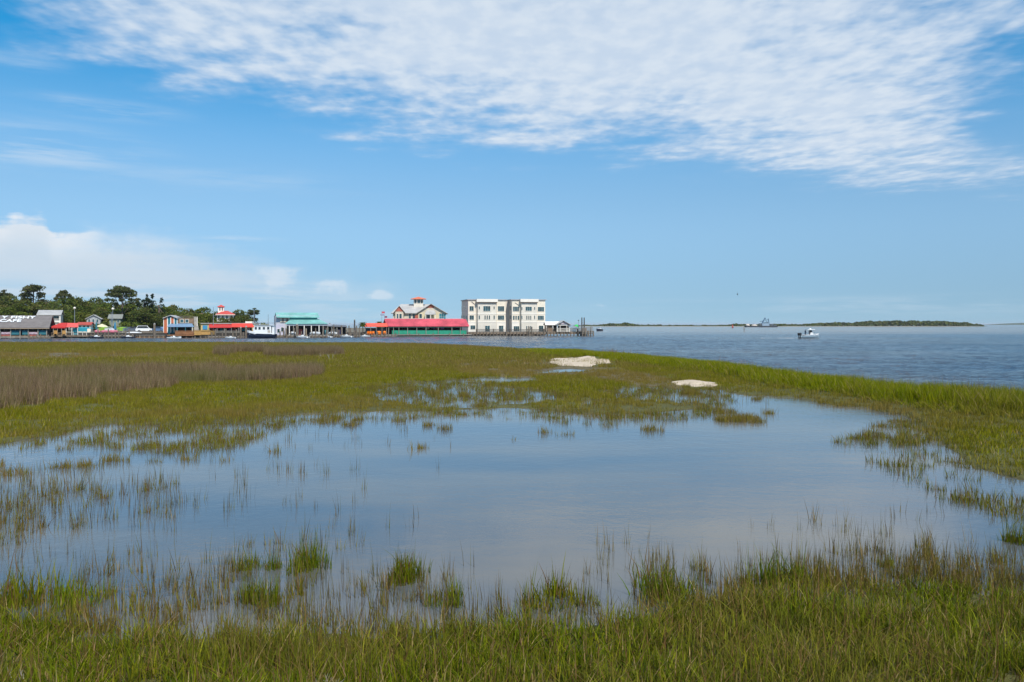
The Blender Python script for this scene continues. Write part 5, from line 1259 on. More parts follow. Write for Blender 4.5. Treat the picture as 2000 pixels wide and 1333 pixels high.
# ------------------------------------------------------------------ docks, poles, boats, cars
def dock(pa, pb, d, label, ztop=.55, dep=2.0, piles=6, yaw=0.0, tall=.0):
    b = B('dock', label, 'dock', pa, d, yaw, 'timber docks along the waterfront')
    x0, x1 = b.X(pa), b.X(pb)
    MB().box(x0, x1, 0, dep, ztop - .16, ztop).build('deck', WOODG, b.root); MB().box(x0 + .03, x1 - .03, .02, .10, ztop - .4, ztop - .165).build('stringer', PILE, b.root)
    piles = int(piles * 1.7)
    for i in range(piles):
        x = x0 + .3 + (x1 - x0 - .6) * i / (piles - 1); MB().tube((x, -.2, -1), (x, -.2, ztop + (.25 + tall * ((i * 7) % 3) / 2)), .16, .14, 8).build('piling', PILE, b.root)
dock(-30, 98, 187.5, 'low dock along the front of the cafe', .42, 1.4, 10, tall=.4)
dock(176, 262, 190, 'dock in front of the pink floats and parked cars', .75, 2.4, 8, tall=1.2)
dock(405, 478, 189, 'floating dock below the fence of the yellow shop', .5, 1.6, 7, tall=1.4)
dock(538, 640, 196, 'dock in front of the teal roofed hall', .55, 1.6, 9, tall=1.6)
dock(640, 704, 204, 'dock between the teal roofed hall and the coral canopy', .55, 2.2, 8, tall=2.2)
dock(700, 775, 212, 'low dock in front of the coral canopy', .45, 1.5, 7, tall=.6)
b = B('bulkhead', 'timber bulkhead of upright posts below the parked white van', 'bulkhead', 262, 193)
x0, x1 = b.X(262), b.X(320)
MB().box(x0, x1, .2, .6, -1, b.Z(290, 655.8)).build('wall', WOODR, b.root); MB().box(x0, x1, -.1, .8, b.Z(290, 655.79), b.Z(290, 654.8)).build('cap', WOODG, b.root)
for i in range(13): x = x0 + .2 + (x1 - x0 - .4) * i / 12; MB().box(x - .14, x + .14, 0, .19, -1, b.Z(290, 655.9)).build('post', PILE if i % 2 else pm('tan_timber', (.34, .25, .16)), b.root)
b = B('quay_fence', 'low timber fence along the quay before the parked cars', 'fence', 176, 199, 0, None, LZ)
b.rail(176, 262, 646.5, 653.4, 0, WOODG, 60); b.rail(275, 322, 647, 654, .2, WOOD, 40)
b = B('lattice_fence', 'grey slatted fence beside the white trawler mooring', 'fence', 655, 212, 0)
b.rail(682, 704, 642, 654, 0, WOODG, 18); b.post(684, 641, 660, 0, .25, PILE); b.post(694, 640, 660, 0, .25, PILE); b.post(702, 640, 660, 0, .25, PILE)
def free_pile(px, top, d, label, r=.2, mat=None):
    o = B('mooring_pile', label, 'mooring pile', px, d, 0, 'tall mooring piles'); h = gz(top, d); mb = MB(); mb.smooth = False
    mb.tube((0, 0, -1.2), (0, 0, h), r * 1.1, r, 10); mb.build('shaft', mat or PILE, o.root); MB().lathe([(r * 1.08, 0), (r * .9, .12), (.03, .3)], (0, 0, h), 10).build('cap', pm('pile_cap', (.28, .27, .25), .8), o.root)
free_pile(301.5, 634, 191.5, 'thick tall mooring pile at the timber bulkhead', .26)
free_pile(470, 641, 188.5, 'mooring pile just off the trawler bow')
free_pile(480.5, 639, 188, 'mooring pile touching the trawler bow', .24)
free_pile(580, 635, 194, 'thick mooring pile before the teal roofed hall', .3)
free_pile(559, 642, 195, 'mooring pile before the pale left wall of the teal roofed hall')
free_pile(598, 644, 194.5, 'yellowish mooring pile right of the thick one at the teal hall', .13, pm('tan_timber', (.34, .25, .16)))
free_pile(692.5, 626, 207, 'tallest dark mooring pile standing alone beside the coral canopy', .19, pm('dark_post', (.08, .075, .07)))
free_pile(928, 666, 170, 'small reddish stake standing in the channel by the marsh edge', .07, pm('rust_paint', (.30, .08, .05), .8))
def lamp(px, top, bot, d, label, name='street_lamp', lampc=True):
    o = B(name, label, 'lamp post' if lampc else 'pole', px, d, 0, None, LZ); h = o.Z(px, top)
    MB().tube((0, 0, 0), (0, 0, h), .10, .06, 8).build('pole', METAL, o.root)
    if lampc: MB().lathe([(.10, 0), (.32, .12), (.30, .35), (.06, .55)], (0, 0, h - .1), 10).build('lamp_head', W, o.root)
lamp(145.5, 603, 632, 216, 'pole lamp with white head behind the red awning')
lamp(220, 604.5, 642, 214, 'pole lamp with white head before the olive house')
lamp(217, 610, 645, 215, 'thin white pole beside the olive house lamp', 'utility_pole', False)
lamp(416.5, 600, 656, 203, 'thin grey pole rising through the red awnings', 'utility_pole', False)
lamp(496, 606, 632, 210, 'thin pole behind the red awning end', 'utility_pole', False)
b = B('flagpole', 'flagpole with two small flags behind the pink roof left end', 'flagpole', 745.5, 236, 0, None, .6)
h = b.Z(745.5, 608.5); MB().tube((0, 0, 0), (0, 0, h), .07, .04, 8).build('pole', METAL, b.root)
MB().box(.03, .9, -.01, .01, h - .6, h - .05).build('flag', pm('red_flag', (.55, .08, .10), .8, .3), b.root); MB().box(-.4, .75, -.012, .012, h - 1.25, h - .85).build('flag', pm('navy_flag', (.25, .26, .36), .8, .3), b.root)
b = B('flagpole', 'short flagpole with a dark red flag on the pink roof left end', 'flagpole', 751, 232, 0, None, .6)
h = b.Z(751, 615.5); MB().tube((0, 0, 0), (0, 0, h), .05, .035, 8).build('pole', METAL, b.root); MB().box(.03, .75, -.012, .012, h - .85, h - .35).build('flag', pm('dark_flag', (.25, .06, .10), .8, .3), b.root)

# -- hulls
def hull_mesh(L, beam, fb, sheer=.5, deadrise=.35, n=14, transom=.85):
    """bow at +x; returns outline sections for the hull, lofted"""
    rows = []
    for i in range(n + 1):
        t = i / n; x = -L / 2 + L * t
        w = beam / 2 * (transom + (1 - transom) * math.sin(min(1, t / .45) * math.pi / 2)) * (1 if t < .45 else math.cos(((t - .45) / .55) ** 1.7 * math.pi / 2) ** .8)
        zt = fb * (1 + sheer * t ** 2.2); zk = -deadrise * (1 - max(0, (t - .72) / .28) ** 2 * 1.6); w = max(w, .015)
        rows.append([(x + .25 * t ** 4 * L * .12, 0, zk), (x, w * .72, zk * .35 + .06), (x, w * .96, zt * .45), (x, w, zt), (x, w * .90, zt), (x, w * .86, zt * .30 + .05), (x, 0, zt * .28)])
    mb = MB(); mb.smooth = False; k = len(rows[0])
    for s in (1, -1):
        vs = [(p[0], p[1] * s, p[2]) for r in rows for p in r]
        mb.add(vs, [(i * k + j, (i + 1) * k + j, (i + 1) * k + j + 1, i * k + j + 1) for i in range(n) for j in range(k - 1)] + [tuple(range(k))])
    return mb
WHULL = pm('white_gelcoat', (.78, .78, .76), .25, .03, 1, None, 0, .5); NAVY = pm('navy_hull', (.010, .016, .035), .3, .1, 1, None, 0, .5); BLKM = pm('black_motor', (.02, .02, .022), .35, .1, 1, None, 0, .5); GRYH = pm('grey_blue_hull', (.25, .33, .38), .3, .05, 1, None, 0, .5); SMOK = glass('smoked_screen', (.03, .04, .05))
def skiff_proto(hm):
    r = empty('moored_skiff', (0, 0, 0)); h = hull_mesh(6.0, 2.1, .55).build('hull', hm, r)
    MB().box(-2.9, 2.0, -1.0, -.90, .55, .62).box(-2.9, 2.0, .90, 1.0, .55, .62).build('rub_rail', METAL, h)
    c = MB().prism([(-.55, .25), (.45, .25), (.35, 1.05), (-.25, 1.2), (-.55, .95)], 'y', -.42, .42).build('console', WHULL, r)
    MB().prism([(.30, 1.06), (.36, 1.06), (.10, 1.55), (.05, 1.55)], 'y', -.38, .38).build('windscreen', SMOK, c)
    MB().box(-1.45, -.9, -.45, .45, .25, .8).build('seat', WHULL, r)
    m = MB().prism([(-3.5, .75), (-2.95, .70), (-2.95, 1.25), (-3.2, 1.4), (-3.55, 1.25)], 'y', -.2, .2).build('outboard_motor', BLKM, r); MB().box(-3.3, -3.1, -.08, .08, -.4, .75).build('motor_leg', BLKM, m)
    return r
sk_w = skiff_proto(WHULL); sk_n = skiff_proto(NAVY)
used = {id(sk_w): 0, id(sk_n): 0}
def skiff(px, d, yaw, label, proto, sc=1.0):
    o = proto if not used[id(proto)] else copy_tree(proto); used[id(proto)] = 1
    o.location = (gx(px, d), d, .02); o.rotation_euler = (0, 0, R(yaw)); o.scale = (sc,) * 3; tag(o, label, 'boat', 'small motor boats moored at the docks')
skiff(187, 187, 160, 'dark hulled skiff moored before the turquoise canopy dock', sk_n, .62)
skiff(249, 187.5, 165, 'dark hulled skiff moored below the pink floats', sk_n, .62)
skiff(340, 187.5, 12, 'white skiff moored below the orange building deck', sk_w, .52)
skiff(450, 187.2, 170, 'white skiff at the floating dock below the yellow shop fence', sk_w, .45)
skiff(590, 193, 155, 'white skiff with raised bow by the thick pile at the teal hall', sk_w, .60)
skiff(636, 197, 155, 'white skiff at the right corner of the teal hall', sk_w, .60)
skiff(676, 203, 155, 'white skiff left of the tallest dark pile', sk_w, .60)
skiff(712, 210, 175, 'white skiff at the low dock before the palm', sk_w, .5)
def boat_on_lift(px0, px1, pyt, d, label):
    b = B('covered_boat', label, 'boat', (px0 + px1) / 2, d, 0, 'white boats stored on the docks', gz(654.5, d)); L = (px1 - px0) * d / F
    h = hull_mesh(L, min(2.0, L * .4), .5).build('hull', WHULL, b.root); h.location.z = .45; b.root.scale = (.95, .8, .55)
    mb = MB(); mb.smooth = True; mb.add([(-L * .45, -.6, 1.0), (L * .3, -.6, 1.05), (L * .45, 0, 1.1), (L * .3, .6, 1.05), (-L * .45, .6, 1.0), (-L * .3, 0, 1.4), (L * .15, 0, 1.42)], [(0, 1, 6, 5), (1, 2, 6), (2, 3, 6), (3, 4, 5, 6), (4, 0, 5)]); mb.build('cover', pm('white_cover', (.75, .75, .74), .8, .05), b.root)
    MB().box(-L * .3, -L * .25, -.7, .7, -.05, .35).box(L * .2, L * .25, -.7, .7, -.05, .35).build('cradle', WOODG, b.root)
boat_on_lift(247, 277, 648, 198, 'long white covered boat on the quay before the parked white van')
boat_on_lift(565, 580, 650, 199, 'short white covered boat left of the thick pile at the teal hall')
boat_on_lift(605, 626, 650, 199.5, 'white covered boat under the middle of the teal hall roof')
boat_on_lift(641, 659, 650, 204.5, 'white covered boat under the dark side roof of the teal hall')
for i, (p, w_, lab) in enumerate(((184, 12, 'pink float nearest the turquoise canopy on the quay'), (197, 14, 'pink float below the silver car on the quay'), (212, 18, 'largest pink red float on the quay below the blue parasol'))):
    b = B('pink_float', lab, 'float', p + w_ / 2, 198 + i * .3, 0, 'pink floats on the quay', LZ - .2); L = w_ * 198 / F
    mb = MB(); mb.smooth = True
    prof = [(0.02, -L / 2), (.30, -L / 2 + .15), (.36, -L / 4), (.36, L / 4), (.30, L / 2 - .15), (.02, L / 2)]
    m = mb.lathe(prof, (0, 0, 0), 12).build('body', pm('pink_vinyl', (.52, .15, .20), .6, .2), b.root); m.rotation_euler = (0, R(90), 0); m.location.z = .55
    MB().box(-L * .3, -L * .22, -.4, .4, 0, .3).box(L * .22, L * .3, -.4, .4, 0, .3).build('cradle', WOODG, b.root)

# -- white trawler with dark hull
b = B('trawler', 'white cabin trawler with a navy blue hull moored beside the teal hall', 'boat', 511, 187.5, 184)
h = hull_mesh(6.6, 2.6, 1.05, .25, .3, 14, .9).build('hull', NAVY, b.root)
MB().prism([(-3.1, -1.18), (1.4, -1.22), (2.6, -.7), (3.2, 0), (2.6, .7), (1.4, 1.22), (-3.1, 1.18)], 'z', 1.0, 1.12).build('deck', WHULL, b.root)
bl = MB()
for s in (-1, 1): bl.add([(-3.2, s * 1.2, .95), (1.4, s * 1.27, 1.1), (2.7, s * .8, 1.3), (3.35, s * .02, 1.45), (3.35, s * .02, 1.9), (2.7, s * .8, 1.75), (1.4, s * 1.27, 1.5), (-3.2, s * 1.2, 1.25)], [(0, 1, 6, 7), (1, 2, 5, 6), (2, 3, 4, 5)])
bl.build('bulwark', WHULL, b.root)
cb = MB().prism([(-2.4, 1.12), (1.6, 1.12), (1.75, 2.2), (1.35, 3.1), (-2.4, 3.0)], 'y', -1.02, 1.02).build('cabin', WHULL, b.root)
for s in (-1, 1):
    for x in (-2.0, -1.0, 0.0, .85): MB().box(x, x + .5, s * 1.02 - .02 + (.02 if s > 0 else -.02), s * 1.02 + .02 + (.02 if s > 0 else -.02), 2.1, 2.7).build('window', SMOK, cb)
    MB().box(-2.2, -1.6, s * 1.04 - .02, s * 1.04 + .02, 1.2, 1.95).build('door', pm('cabin_door', (.45, .40, .34), .6), cb)
MB().box(-3.2, 1.6, -1.25, 1.25, 3.1, 3.2).build('roof', WHULL, b.root); mb = MB()
for x in (-3.1, -1.6, 0, 1.4):
    for s in (-1.15, 1.15): mb.tube((x, s, 3.2), (x, s, 3.7), .025, .025, 6)
mb.box(-3.1, 1.4, -1.17, -1.13, 3.66, 3.71).box(-3.1, 1.4, 1.13, 1.17, 3.66, 3.71).build('roof_rail', METAL, b.root)
MB().box(-3.1, -2.6, -.9, .9, 1.12, 2.9).build('aft_screen', WHULL, b.root)
MB().tube((-1.5, 0, 3.2), (-1.5, 0, gz(614, 187.5)), .05, .03, 6).build('mast', pm('dark_post', (.08, .075, .07)), b.root)

# -- centre console boat under way
def person(px_off, parent_name, label, loc, shirt, yaw):
    me = bpy.data.meshes.new('person'); J = dict(pel=(0, 0, .95), spn=(0, .01, 1.2), chs=(0, .0, 1.42), nek=(0, .01, 1.54), hed=(0, -.01, 1.66), top=(0, 0, 1.76),
        lh=(.10, 0, .90), lk=(.12, -.03, .50), la=(.12, .02, .08), lf=(.13, -.14, .03), rh=(-.10, 0, .90), rk=(-.12, -.02, .50), ra=(-.13, .03, .08), rf=(-.14, -.13, .03),
        ls=(.19, 0, 1.42), le=(.25, -.02, 1.15), lw=(.20, -.22, 1.05), lp=(.17, -.30, 1.08), rs=(-.19, 0, 1.42), re=(-.25, -.02, 1.15), rw=(-.20, -.22, 1.05), rp=(-.17, -.30, 1.08))
    rad = dict(pel=.14, spn=.13, chs=.15, nek=.055, hed=.095, top=.075, lh=.09, lk=.06, la=.04, lf=.04, rh=.09, rk=.06, ra=.04, rf=.04, ls=.065, le=.045, lw=.033, lp=.035, rs=.065, re=.045, rw=.033, rp=.035)
    K = list(J); ed = [('pel', 'spn'), ('spn', 'chs'), ('chs', 'nek'), ('nek', 'hed'), ('hed', 'top'), ('pel', 'lh'), ('lh', 'lk'), ('lk', 'la'), ('la', 'lf'), ('pel', 'rh'), ('rh', 'rk'), ('rk', 'ra'), ('ra', 'rf'), ('chs', 'ls'), ('ls', 'le'), ('le', 'lw'), ('lw', 'lp'), ('chs', 'rs'), ('rs', 're'), ('re', 'rw'), ('rw', 'rp')]
    me.from_pydata([J[k] for k in K], [(K.index(a), K.index(c)) for a, c in ed], [])
    o = link(bpy.data.objects.new('person', me)); sk = o.modifiers.new('skin', 'SKIN'); o.modifiers.new('sub', 'SUBSURF').levels = 1; o.modifiers['sub'].render_levels = 1
    sv = me.skin_vertices[0].data if me.skin_vertices else None
    if sv is None:
        bm = bmesh.new(); bm.from_mesh(me); bm.verts.layers.skin.verify(); bm.to_mesh(me); bm.free(); sv = me.skin_vertices[0].data
    for i, k in enumerate(K): sv[i].radius = (rad[k], rad[k]); sv[i].use_root = (k == 'pel')
    m = bpy.data.materials.new('clothes_' + label[:8]); m.use_nodes = True; t = m.node_tree; bs = t.nodes['Principled BSDF']; tcn = t.nodes.new('ShaderNodeTexCoord'); spx = t.nodes.new('ShaderNodeSeparateXYZ'); t.links.new(tcn.outputs['Object'], spx.inputs[0]); z = E(t, spx.outputs[2])
    c = mixc(t, z._m('GREATER_THAN', .92), (.03, .035, .06), shirt); c = mixc(t, z._m('GREATER_THAN', 1.52), c, (.35, .20, .14)); c = mixc(t, z._m('GREATER_THAN', 1.72), c, (.04, .03, .02)); t.links.new(c, bs.inputs['Base Color']); bs.inputs['Roughness'].default_value = .8
    me.materials.append(m); o.location = loc; o.rotation_euler = (0, 0, yaw); tag(o, label, 'person', 'people on the motor boat'); return o
b = B('motor_boat', 'white centre console motor boat with hard top crossing the river', 'boat', 1582, 190, 14)
b.root.scale = (.86, .86, .9); hull_mesh(5.9, 2.2, .78, .45, .3).build('hull', GRYH, b.root)
MB().box(-2.9, 1.9, -1.09, -1.0, .80, .92).box(-2.9, 1.9, 1.0, 1.09, .80, .92).build('gunwale', WHULL, b.root)
bl = MB()
for s in (-1, 1): bl.add([(1.2, s * 1.02, .95), (2.2, s * .72, 1.05), (2.9, s * .05, 1.15), (2.9, s * .05, 1.28), (2.2, s * .72, 1.18), (1.2, s * 1.02, 1.07)], [(0, 1, 4, 5), (1, 2, 3, 4)])
bl.build('bow_rail', WHULL, b.root)
c = MB().prism([(-.2, .3), (.9, .3), (.8, 1.35), (.3, 1.6), (-.2, 1.25)], 'y', -.5, .5).build('console', WHULL, b.root); MB().prism([(.42, 1.5), (.50, 1.5), (.30, 2.1), (.22, 2.1)], 'y', -.46, .46).build('windscreen', SMOK, c)
mb = MB()
for s in (-.75, .75): mb.tube((.8, s, .8), (.6, s * .9, 2.25), .04, .04, 6).tube((-.9, s, .8), (-.7, s * .9, 2.25), .04, .04, 6)
mb.build('top_frame', METAL, b.root)
t_ = MB().prism([(-1.3, -.95), (.9, -.95), (1.2, -.6), (1.2, .6), (.9, .95), (-1.3, .95)], 'z', 2.25, 2.37).build('hard_top', WHULL, b.root); MB().lathe([(.28, 0), (.30, .15), (.1, .28)], (.1, 0, 2.37), 12).build('radar_dome', WHULL, t_)
for s in (-.35, .35):
    m = MB().prism([(-3.5, .75), (-2.95, .70), (-2.95, 1.25), (-3.2, 1.45), (-3.55, 1.3)], 'y', s - .2, s + .2).build('outboard_motor', BLKM, b.root); MB().box(-3.3, -3.1, s - .08, s + .08, -.4, .75).build('motor_leg', BLKM, m)
MB().box(-.95, -.55, -.5, .5, .3, 1.0).build('leaning_post', WHULL, b.root)
ca, sa = math.cos(R(14)), math.sin(R(14))
for (lx, ly, lab, sh) in ((-1.25, .3, 'person in a dark blue shirt standing at the stern of the motor boat', (.03, .05, .10)), (-.38, -.25, 'person in a black shirt standing at the console of the motor boat', (.02, .02, .025))):
    person(0, None, lab, (b.X0 + .86 * (lx * ca - ly * sa), b.Y0 + .86 * (lx * sa + ly * ca), .25), sh, R(14 + 90))
FOAM = pm('foam', (.75, .78, .80), .9, .2, 2)
def foam(name, quads, label):
    mb = MB()
    rs = random.Random(3)
    for (x0, x1, y, w) in quads:
        n = 26
        for i in range(n):
            x = x0 + (x1 - x0) * (i + rs.random()) / n; r = (x1 - x0) / n * (.3 + .7 * rs.random()); yy = y + w * (rs.random() - .5); k = 7
            vs = [(x + r * math.cos(6.283 * j / k) * (.7 + .5 * rs.random()), yy + w * .25 * math.sin(6.283 * j / k) * (.6 + .6 * rs.random()), .012) for j in range(k)] + [(x, yy, .05)]
            mb.add(vs, [(j, (j + 1) % k, k) for j in range(k)])
    o = mb.build(name, FOAM); tag(o, label, 'foam', kind='stuff')
foam('wake_foam', [(gx(1540, 190), gx(1566, 190), 190.5, 1.6), (gx(1488, 191), gx(1545, 191), 191, 1.4)], 'thin white wake behind the centre console motor boat')
# -- small boat coming towards the pier head
b = B('speed_boat', 'small speed boat with a white top heading past the pier head', 'boat', 1170.5, 395, 240)
hull_mesh(5.6, 2.3, .9, .4, .3).build('hull', NAVY, b.root); MB().prism([(-.9, .5), (.8, .5), (.6, 1.3), (.2, 1.6), (-.9, 1.5)], 'y', -.7, .7).build('console', WHULL, b.root); MB().box(-1.2, .9, -.9, .9, 2.2, 2.32).build('hard_top', WHULL, b.root)
mb = MB()
for s in (-.7, .7): mb.tube((-1, s, .8), (-1, s, 2.2), .04, .04, 6).tube((.7, s, .8), (.6, s, 2.2), .04, .04, 6)
mb.build('top_frame', METAL, b.root)
foam('wake_foam', [(gx(1158, 395), gx(1166, 395), 394, 3), (gx(1174, 395), gx(1187, 395), 396, 3)], 'white wake either side of the small speed boat')
# -- dredge barge
b = B('dredge_barge', 'dark dredging barge with a blue deckhouse and crane off the far shore', 'barge', 1486, 930)
x0, x1 = b.X(1455), b.X(1518); DK_ = pm('barge_black', (.03, .035, .045), .7, .2, .1); SPO = pm('spoil', (.58, .50, .42), .95, .1, .3); DHS = pm('deckhouse_blue', (.26, .34, .42), .6, .12, .2)
MB().prism([(x0, 1.6), (x0 + 1.2, -.3), (x1 - 1.2, -.3), (x1, 1.4)], 'y', -4, 4).build('hull', DK_, b.root)
for a, c, t in ((1456, 1465, 633.2), (1467, 1480, 634.3)):
    xa, xb = b.X(a), b.X(c); zt_ = b.Z((a + c) / 2, t); mb = MB(); mb.smooth = True; mb.lathe([((xb - xa) / 2, 1.55), ((xb - xa) / 2.6, zt_ * .75), ((xb - xa) / 4.2, zt_), (.1, zt_ + .1)], ((xa + xb) / 2, 0, 0), 14); mb.build('sand_heap', SPO, b.root)
b.box('deckhouse', DHS, 1489, 1503, 632.8, 636.8, -2, 2); b.box('bridge', DHS, 1493, 1502, 629.6, 632.7, -1.6, 1.6); b.box('window_band', GLS, 1493.5, 1501.5, 630.3, 631.6, -1.66, -1.61)
b.box('machinery', pm('winch_grey', (.10, .11, .12), .8), 1483.5, 1488, 632, 636.5, -1.5, 1.5); b.box('machinery', pm('winch_grey', (.1, .11, .12)), 1504.5, 1511, 633, 636.5, -1.5, 1.5); b.box('machinery', pm('winch_grey', (.1, .11, .12)), 1512, 1517, 634.6, 636.8, -1.5, 1.5)
CR = pm('crane_blue', (.06, .12, .20), .6)
def bar(part, p, q, r, k_=1.7): r *= k_; MB().tube((b.X(p[0]), 0, b.Z(*p)), (b.X(q[0]), 0, b.Z(*q)), r, r * .7, 6).build(part, CR, b.root)
bar('crane_boom', (1487.5, 634), (1494.5, 621), .42); bar('crane_strut', (1494.5, 621.2), (1498, 630), .2); bar('crane_strut', (1484, 628.5), (1491.5, 627), .18); bar('mast', (1500.5, 632), (1500.5, 622.5), .26); bar('mast', (1503, 636), (1501, 623), .14); bar('crane_strut', (1488, 629), (1501, 624), .10); bar('crossbar', (1498.5, 629.5), (1503.5, 630), .16)
# -- marks and bird
b = B('red_buoy', 'red channel buoy left of the dredging barge', 'buoy', 1431, 720); mb = MB(); mb.smooth = True
MB().lathe([(.9, -.4), (1.0, .2), (.9, .55), (.4, .6)], (0, 0, 0), 14).build('float', pm('buoy_dark', (.12, .05, .05), .6), b.root); MB().lathe([(.55, .6), (.45, 2.0), (.15, 2.9), (.05, 3.2)], (0, 0, 0), 12).build('body', pm('buoy_red', (.55, .06, .05), .5), b.root)
b = B('day_mark', 'dark channel marker post with a board beside the red buoy', 'channel marker', 1453.5, 395); MB().tube((0, 0, -1), (0, 0, 1.3), .16, .14, 8).build('post', PILE, b.root); MB().box(-.45, .45, -.2, -.15, .9, 1.9).build('board', pm('marker_board', (.22, .23, .22), .7), b.root)
b = B('gull', 'dark gull banking in the open sky above the far shore', 'bird', 1440.5, 90, 0, None, gz(575, 90)); mb = MB(); mb.smooth = True
BRD = pm('gull_feathers', (.05, .05, .055), .9); mb = MB(); mb.smooth = True; mb.lathe([(.005, -.2), (.05, -.12), (.06, 0), (.04, .12), (.035, .17), (.005, .24)], (0, 0, 0), 10); o = mb.build('body', BRD, b.root); o.rotation_euler = (R(90), R(20), 0)
for s in (-1, 1): w_ = MB().add([(0, -.07, 0), (0, .07, 0), (.03, .03, s * .16), (.02, -.05, s * .16), (.0, -.06, s * .30), (0, -.045, s * .31), (0, -.08, s * .165)], [(0, 1, 2, 3), (3, 2, 5, 4)]).build('wing', BRD, b.root)

# -- parked cars
TYR = pm('tyre', (.02, .02, .02), .9); CGL = glass('car_glass', (.02, .025, .03), .08)
def car(px, d, yaw, col_, label, van=False):
    r = empty('parked_car', (gx(px, d), d, LZ + .05), R(yaw)); tag(r, label, 'car', 'cars parked on the quay'); paint = pm('car_paint_%s' % label[:10].replace(' ', '_'), col_, .3, .03, 1, None, 0, .5)
    hh = 1.75 if van else 1.42
    prof = [(-2.2, .35), (2.2, .35), (2.25, .75), (2.0, .92), (1.25, 1.0), (-2.15, 1.0), (-2.28, .7)]
    body = MB().prism(prof, 'y', -.86, .86).build('body', paint, r)
    cab = [(1.25, 1.002), (.55, hh), (-1.7 if van else -1.0, hh), (-2.1 if van else -1.85, 1.002)]
    MB().prism(cab, 'y', -.76, .76).build('cabin', paint, r)
    g = [(1.05, 1.06), (.48, hh - .09), (-1.6 if van else -.95, hh - .09), (-1.95 if van else -1.6, 1.06)]
    for s in (-1, 1): MB().prism(g, 'y', s * .765 - .008, s * .765 + .008).build('side_window', CGL, r)
    MB().slab([(1.20, -.66, 1.08), (1.20, .66, 1.08), (.66, .62, hh - .08), (.66, -.62, hh - .08)], .02).build('windscreen', CGL, r)
    for x in (-1.35, 1.4):
        for s in (-1, 1):
            w_ = MB(); w_.tube((x, s * .70, .32), (x, s * .88, .32), .32, .32, 14); t_ = w_.build('wheel', TYR, r); MB().tube((x, s * .881, .32), (x, s * .90, .32), .18, .18, 10).build('rim', METAL, t_)
    for s in (-.6, .6): MB().box(2.19, 2.265, s - .18, s + .18, .68, .84).build('headlight', pm('lamp_glass', (.8, .8, .78), .2), r)
car(206, 212, 205, (.62, .64, .66), 'silver car parked between the two lime canopies')
car(262, 214, 35, (.10, .12, .15), 'dark grey car parked beside the white van')
car(283, 213, 20, (.78, .78, .76), 'white van like car parked behind the timber bulkhead', True)
car(311, 213, 160, (.12, .20, .34), 'blue car parked beside the orange building')
car(322, 216, 150, (.70, .71, .72), 'pale car half hidden by the orange building corner')
car(244, 215, 30, (.16, .22, .22), 'dark green car behind the far lime canopy')

# ------------------------------------------------------------------ tussocks, driftwood and twigs in the marsh
TUS = [tuft('grass_tussock', 420, .34, .16, .46, .012, .24, (N1, N2, N3, BR, ST), (5, 4, 4, 2.2, .7), 400 + k, 3, mat=GM, dome=.55) for k in range(3)]
tl = [(507, 1108, 1.15, 'leftmost of the two tall green tussocks side by side in the near pool'), (600, 1112, 1.2, 'rounded green tussock just right of its twin in the near pool'), (506, 1178, .95, 'green tussock below the pair, close to the near bank'),
      (163, 1176, 1.1, 'low wide green tussock alone in the dark water at lower left'), (8, 1185, 1.4, 'green tussock cut by the left picture edge'), (790, 1130, 1.1, 'tall green tussock standing out from the near bank left of centre'),
      (1090, 1180, 1.25, 'broad green tussock joining the near bank at the centre'), (1288, 1165, 1.35, 'large green tussock at the near bank right of centre'), (1514, 1142, 1.4, 'tallest dark green tussock rising from the near bank on the right'),
      (1595, 1150, .9, 'small tussock beside the tallest one on the right bank'), (1733, 1106, .6, 'small lone tussock standing in open water on the right'), (2000, 1062, .9, 'tussock cut by the right picture edge in the pool'), (870, 1175, .8, 'small tussock between the near bank and the pool left of centre')]
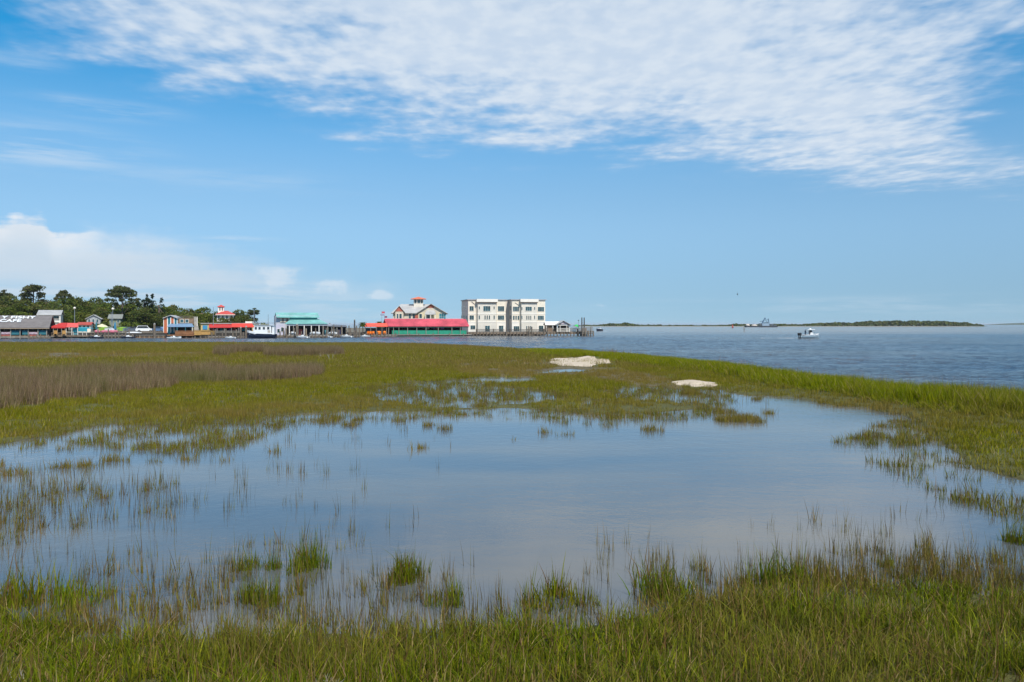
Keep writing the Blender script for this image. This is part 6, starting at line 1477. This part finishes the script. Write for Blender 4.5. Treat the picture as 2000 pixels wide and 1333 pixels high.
for i, (px_, py_, s_, lab) in enumerate(tl):
    d = gd(py_); o = bpy.data.objects.new('grass_tussock', TUS[i % 3].data); link(o); o.location = (gx(px_, d), d, -.01); o.rotation_euler = (0, 0, i * 1.7); s_ *= .92
    o.scale = (s_ * (.85 + .45 * ((i * 37) % 10) / 10), s_ * (.8 + .5 * ((i * 53) % 10) / 10), s_ * (.95 + .3 * ((i * 29) % 10) / 10)); tag(o, lab, 'tussock', 'green grass tussocks in the near pool')
def twig(px_, py_, h, label, n, seed, lean=.3):
    d = gd(py_); rs = random.Random(seed); r = empty('dead_twig', (gx(px_, d), d, float(ground_h(np.array([gx(px_, d)]), np.array([d]))[0]) - .02)); tag(r, label, 'twig', 'bleached twigs in the grass')
    def grow(mb, p, dr, L, rad, lv):
        q = p + dr * L; mb.tube(p, q, rad, rad * .6, 5)
        if lv:
            for _ in range(3):
                e = (dr + Vector((rs.uniform(-.7, .7), rs.uniform(-.7, .7), rs.uniform(-.1, .4)))).normalized(); grow(mb, p.lerp(q, rs.uniform(.4, 1)), e, L * rs.uniform(.4, .7), rad * .6, lv - 1)
    for i in range(n):
        mb = MB(); grow(mb, Vector((rs.uniform(-.2, .2) * h, rs.uniform(-.1, .1), 0)), Vector((rs.uniform(-lean, lean), rs.uniform(-.2, .2), 1)).normalized(), h * .55, .003 + .006 * h, 2); mb.build('branch', pm('bleached_wood', (.36, .33, .28), .9, .15, 5), r)
twig(640, 1420, .30, 'bleached grey twigs at the bottom edge left of centre', 4, 5)
twig(35, 1400, .28, 'bleached grey twigs in the bottom left corner', 3, 6)
twig(648, 706, 1.0, 'white driftwood branch in the green meadow before the far rushes', 3, 8, .6)
twig(628, 702, .6, 'small white driftwood stick beside the larger branch in the meadow', 2, 9, .6)

# ------------------------------------------------------------------ thin sea haze
hm = bpy.data.materials.new('sea_haze'); hm.use_nodes = True; t = hm.node_tree; t.nodes.clear()
pv = t.nodes.new('ShaderNodeVolumePrincipled'); pv.inputs['Color'].default_value = (.80, .88, .96, 1); pv.inputs['Density'].default_value = .00006; pv.inputs['Anisotropy'].default_value = .0
ho = t.nodes.new('ShaderNodeOutputMaterial'); t.links.new(pv.outputs[0], ho.inputs['Volume'])
o = MB().box(-31000, 31000, -200, 46000, -2.5, 24).build('haze', hm); tag(o, 'thin blue sea haze over marsh, river and far shore', 'haze', kind='stuff')
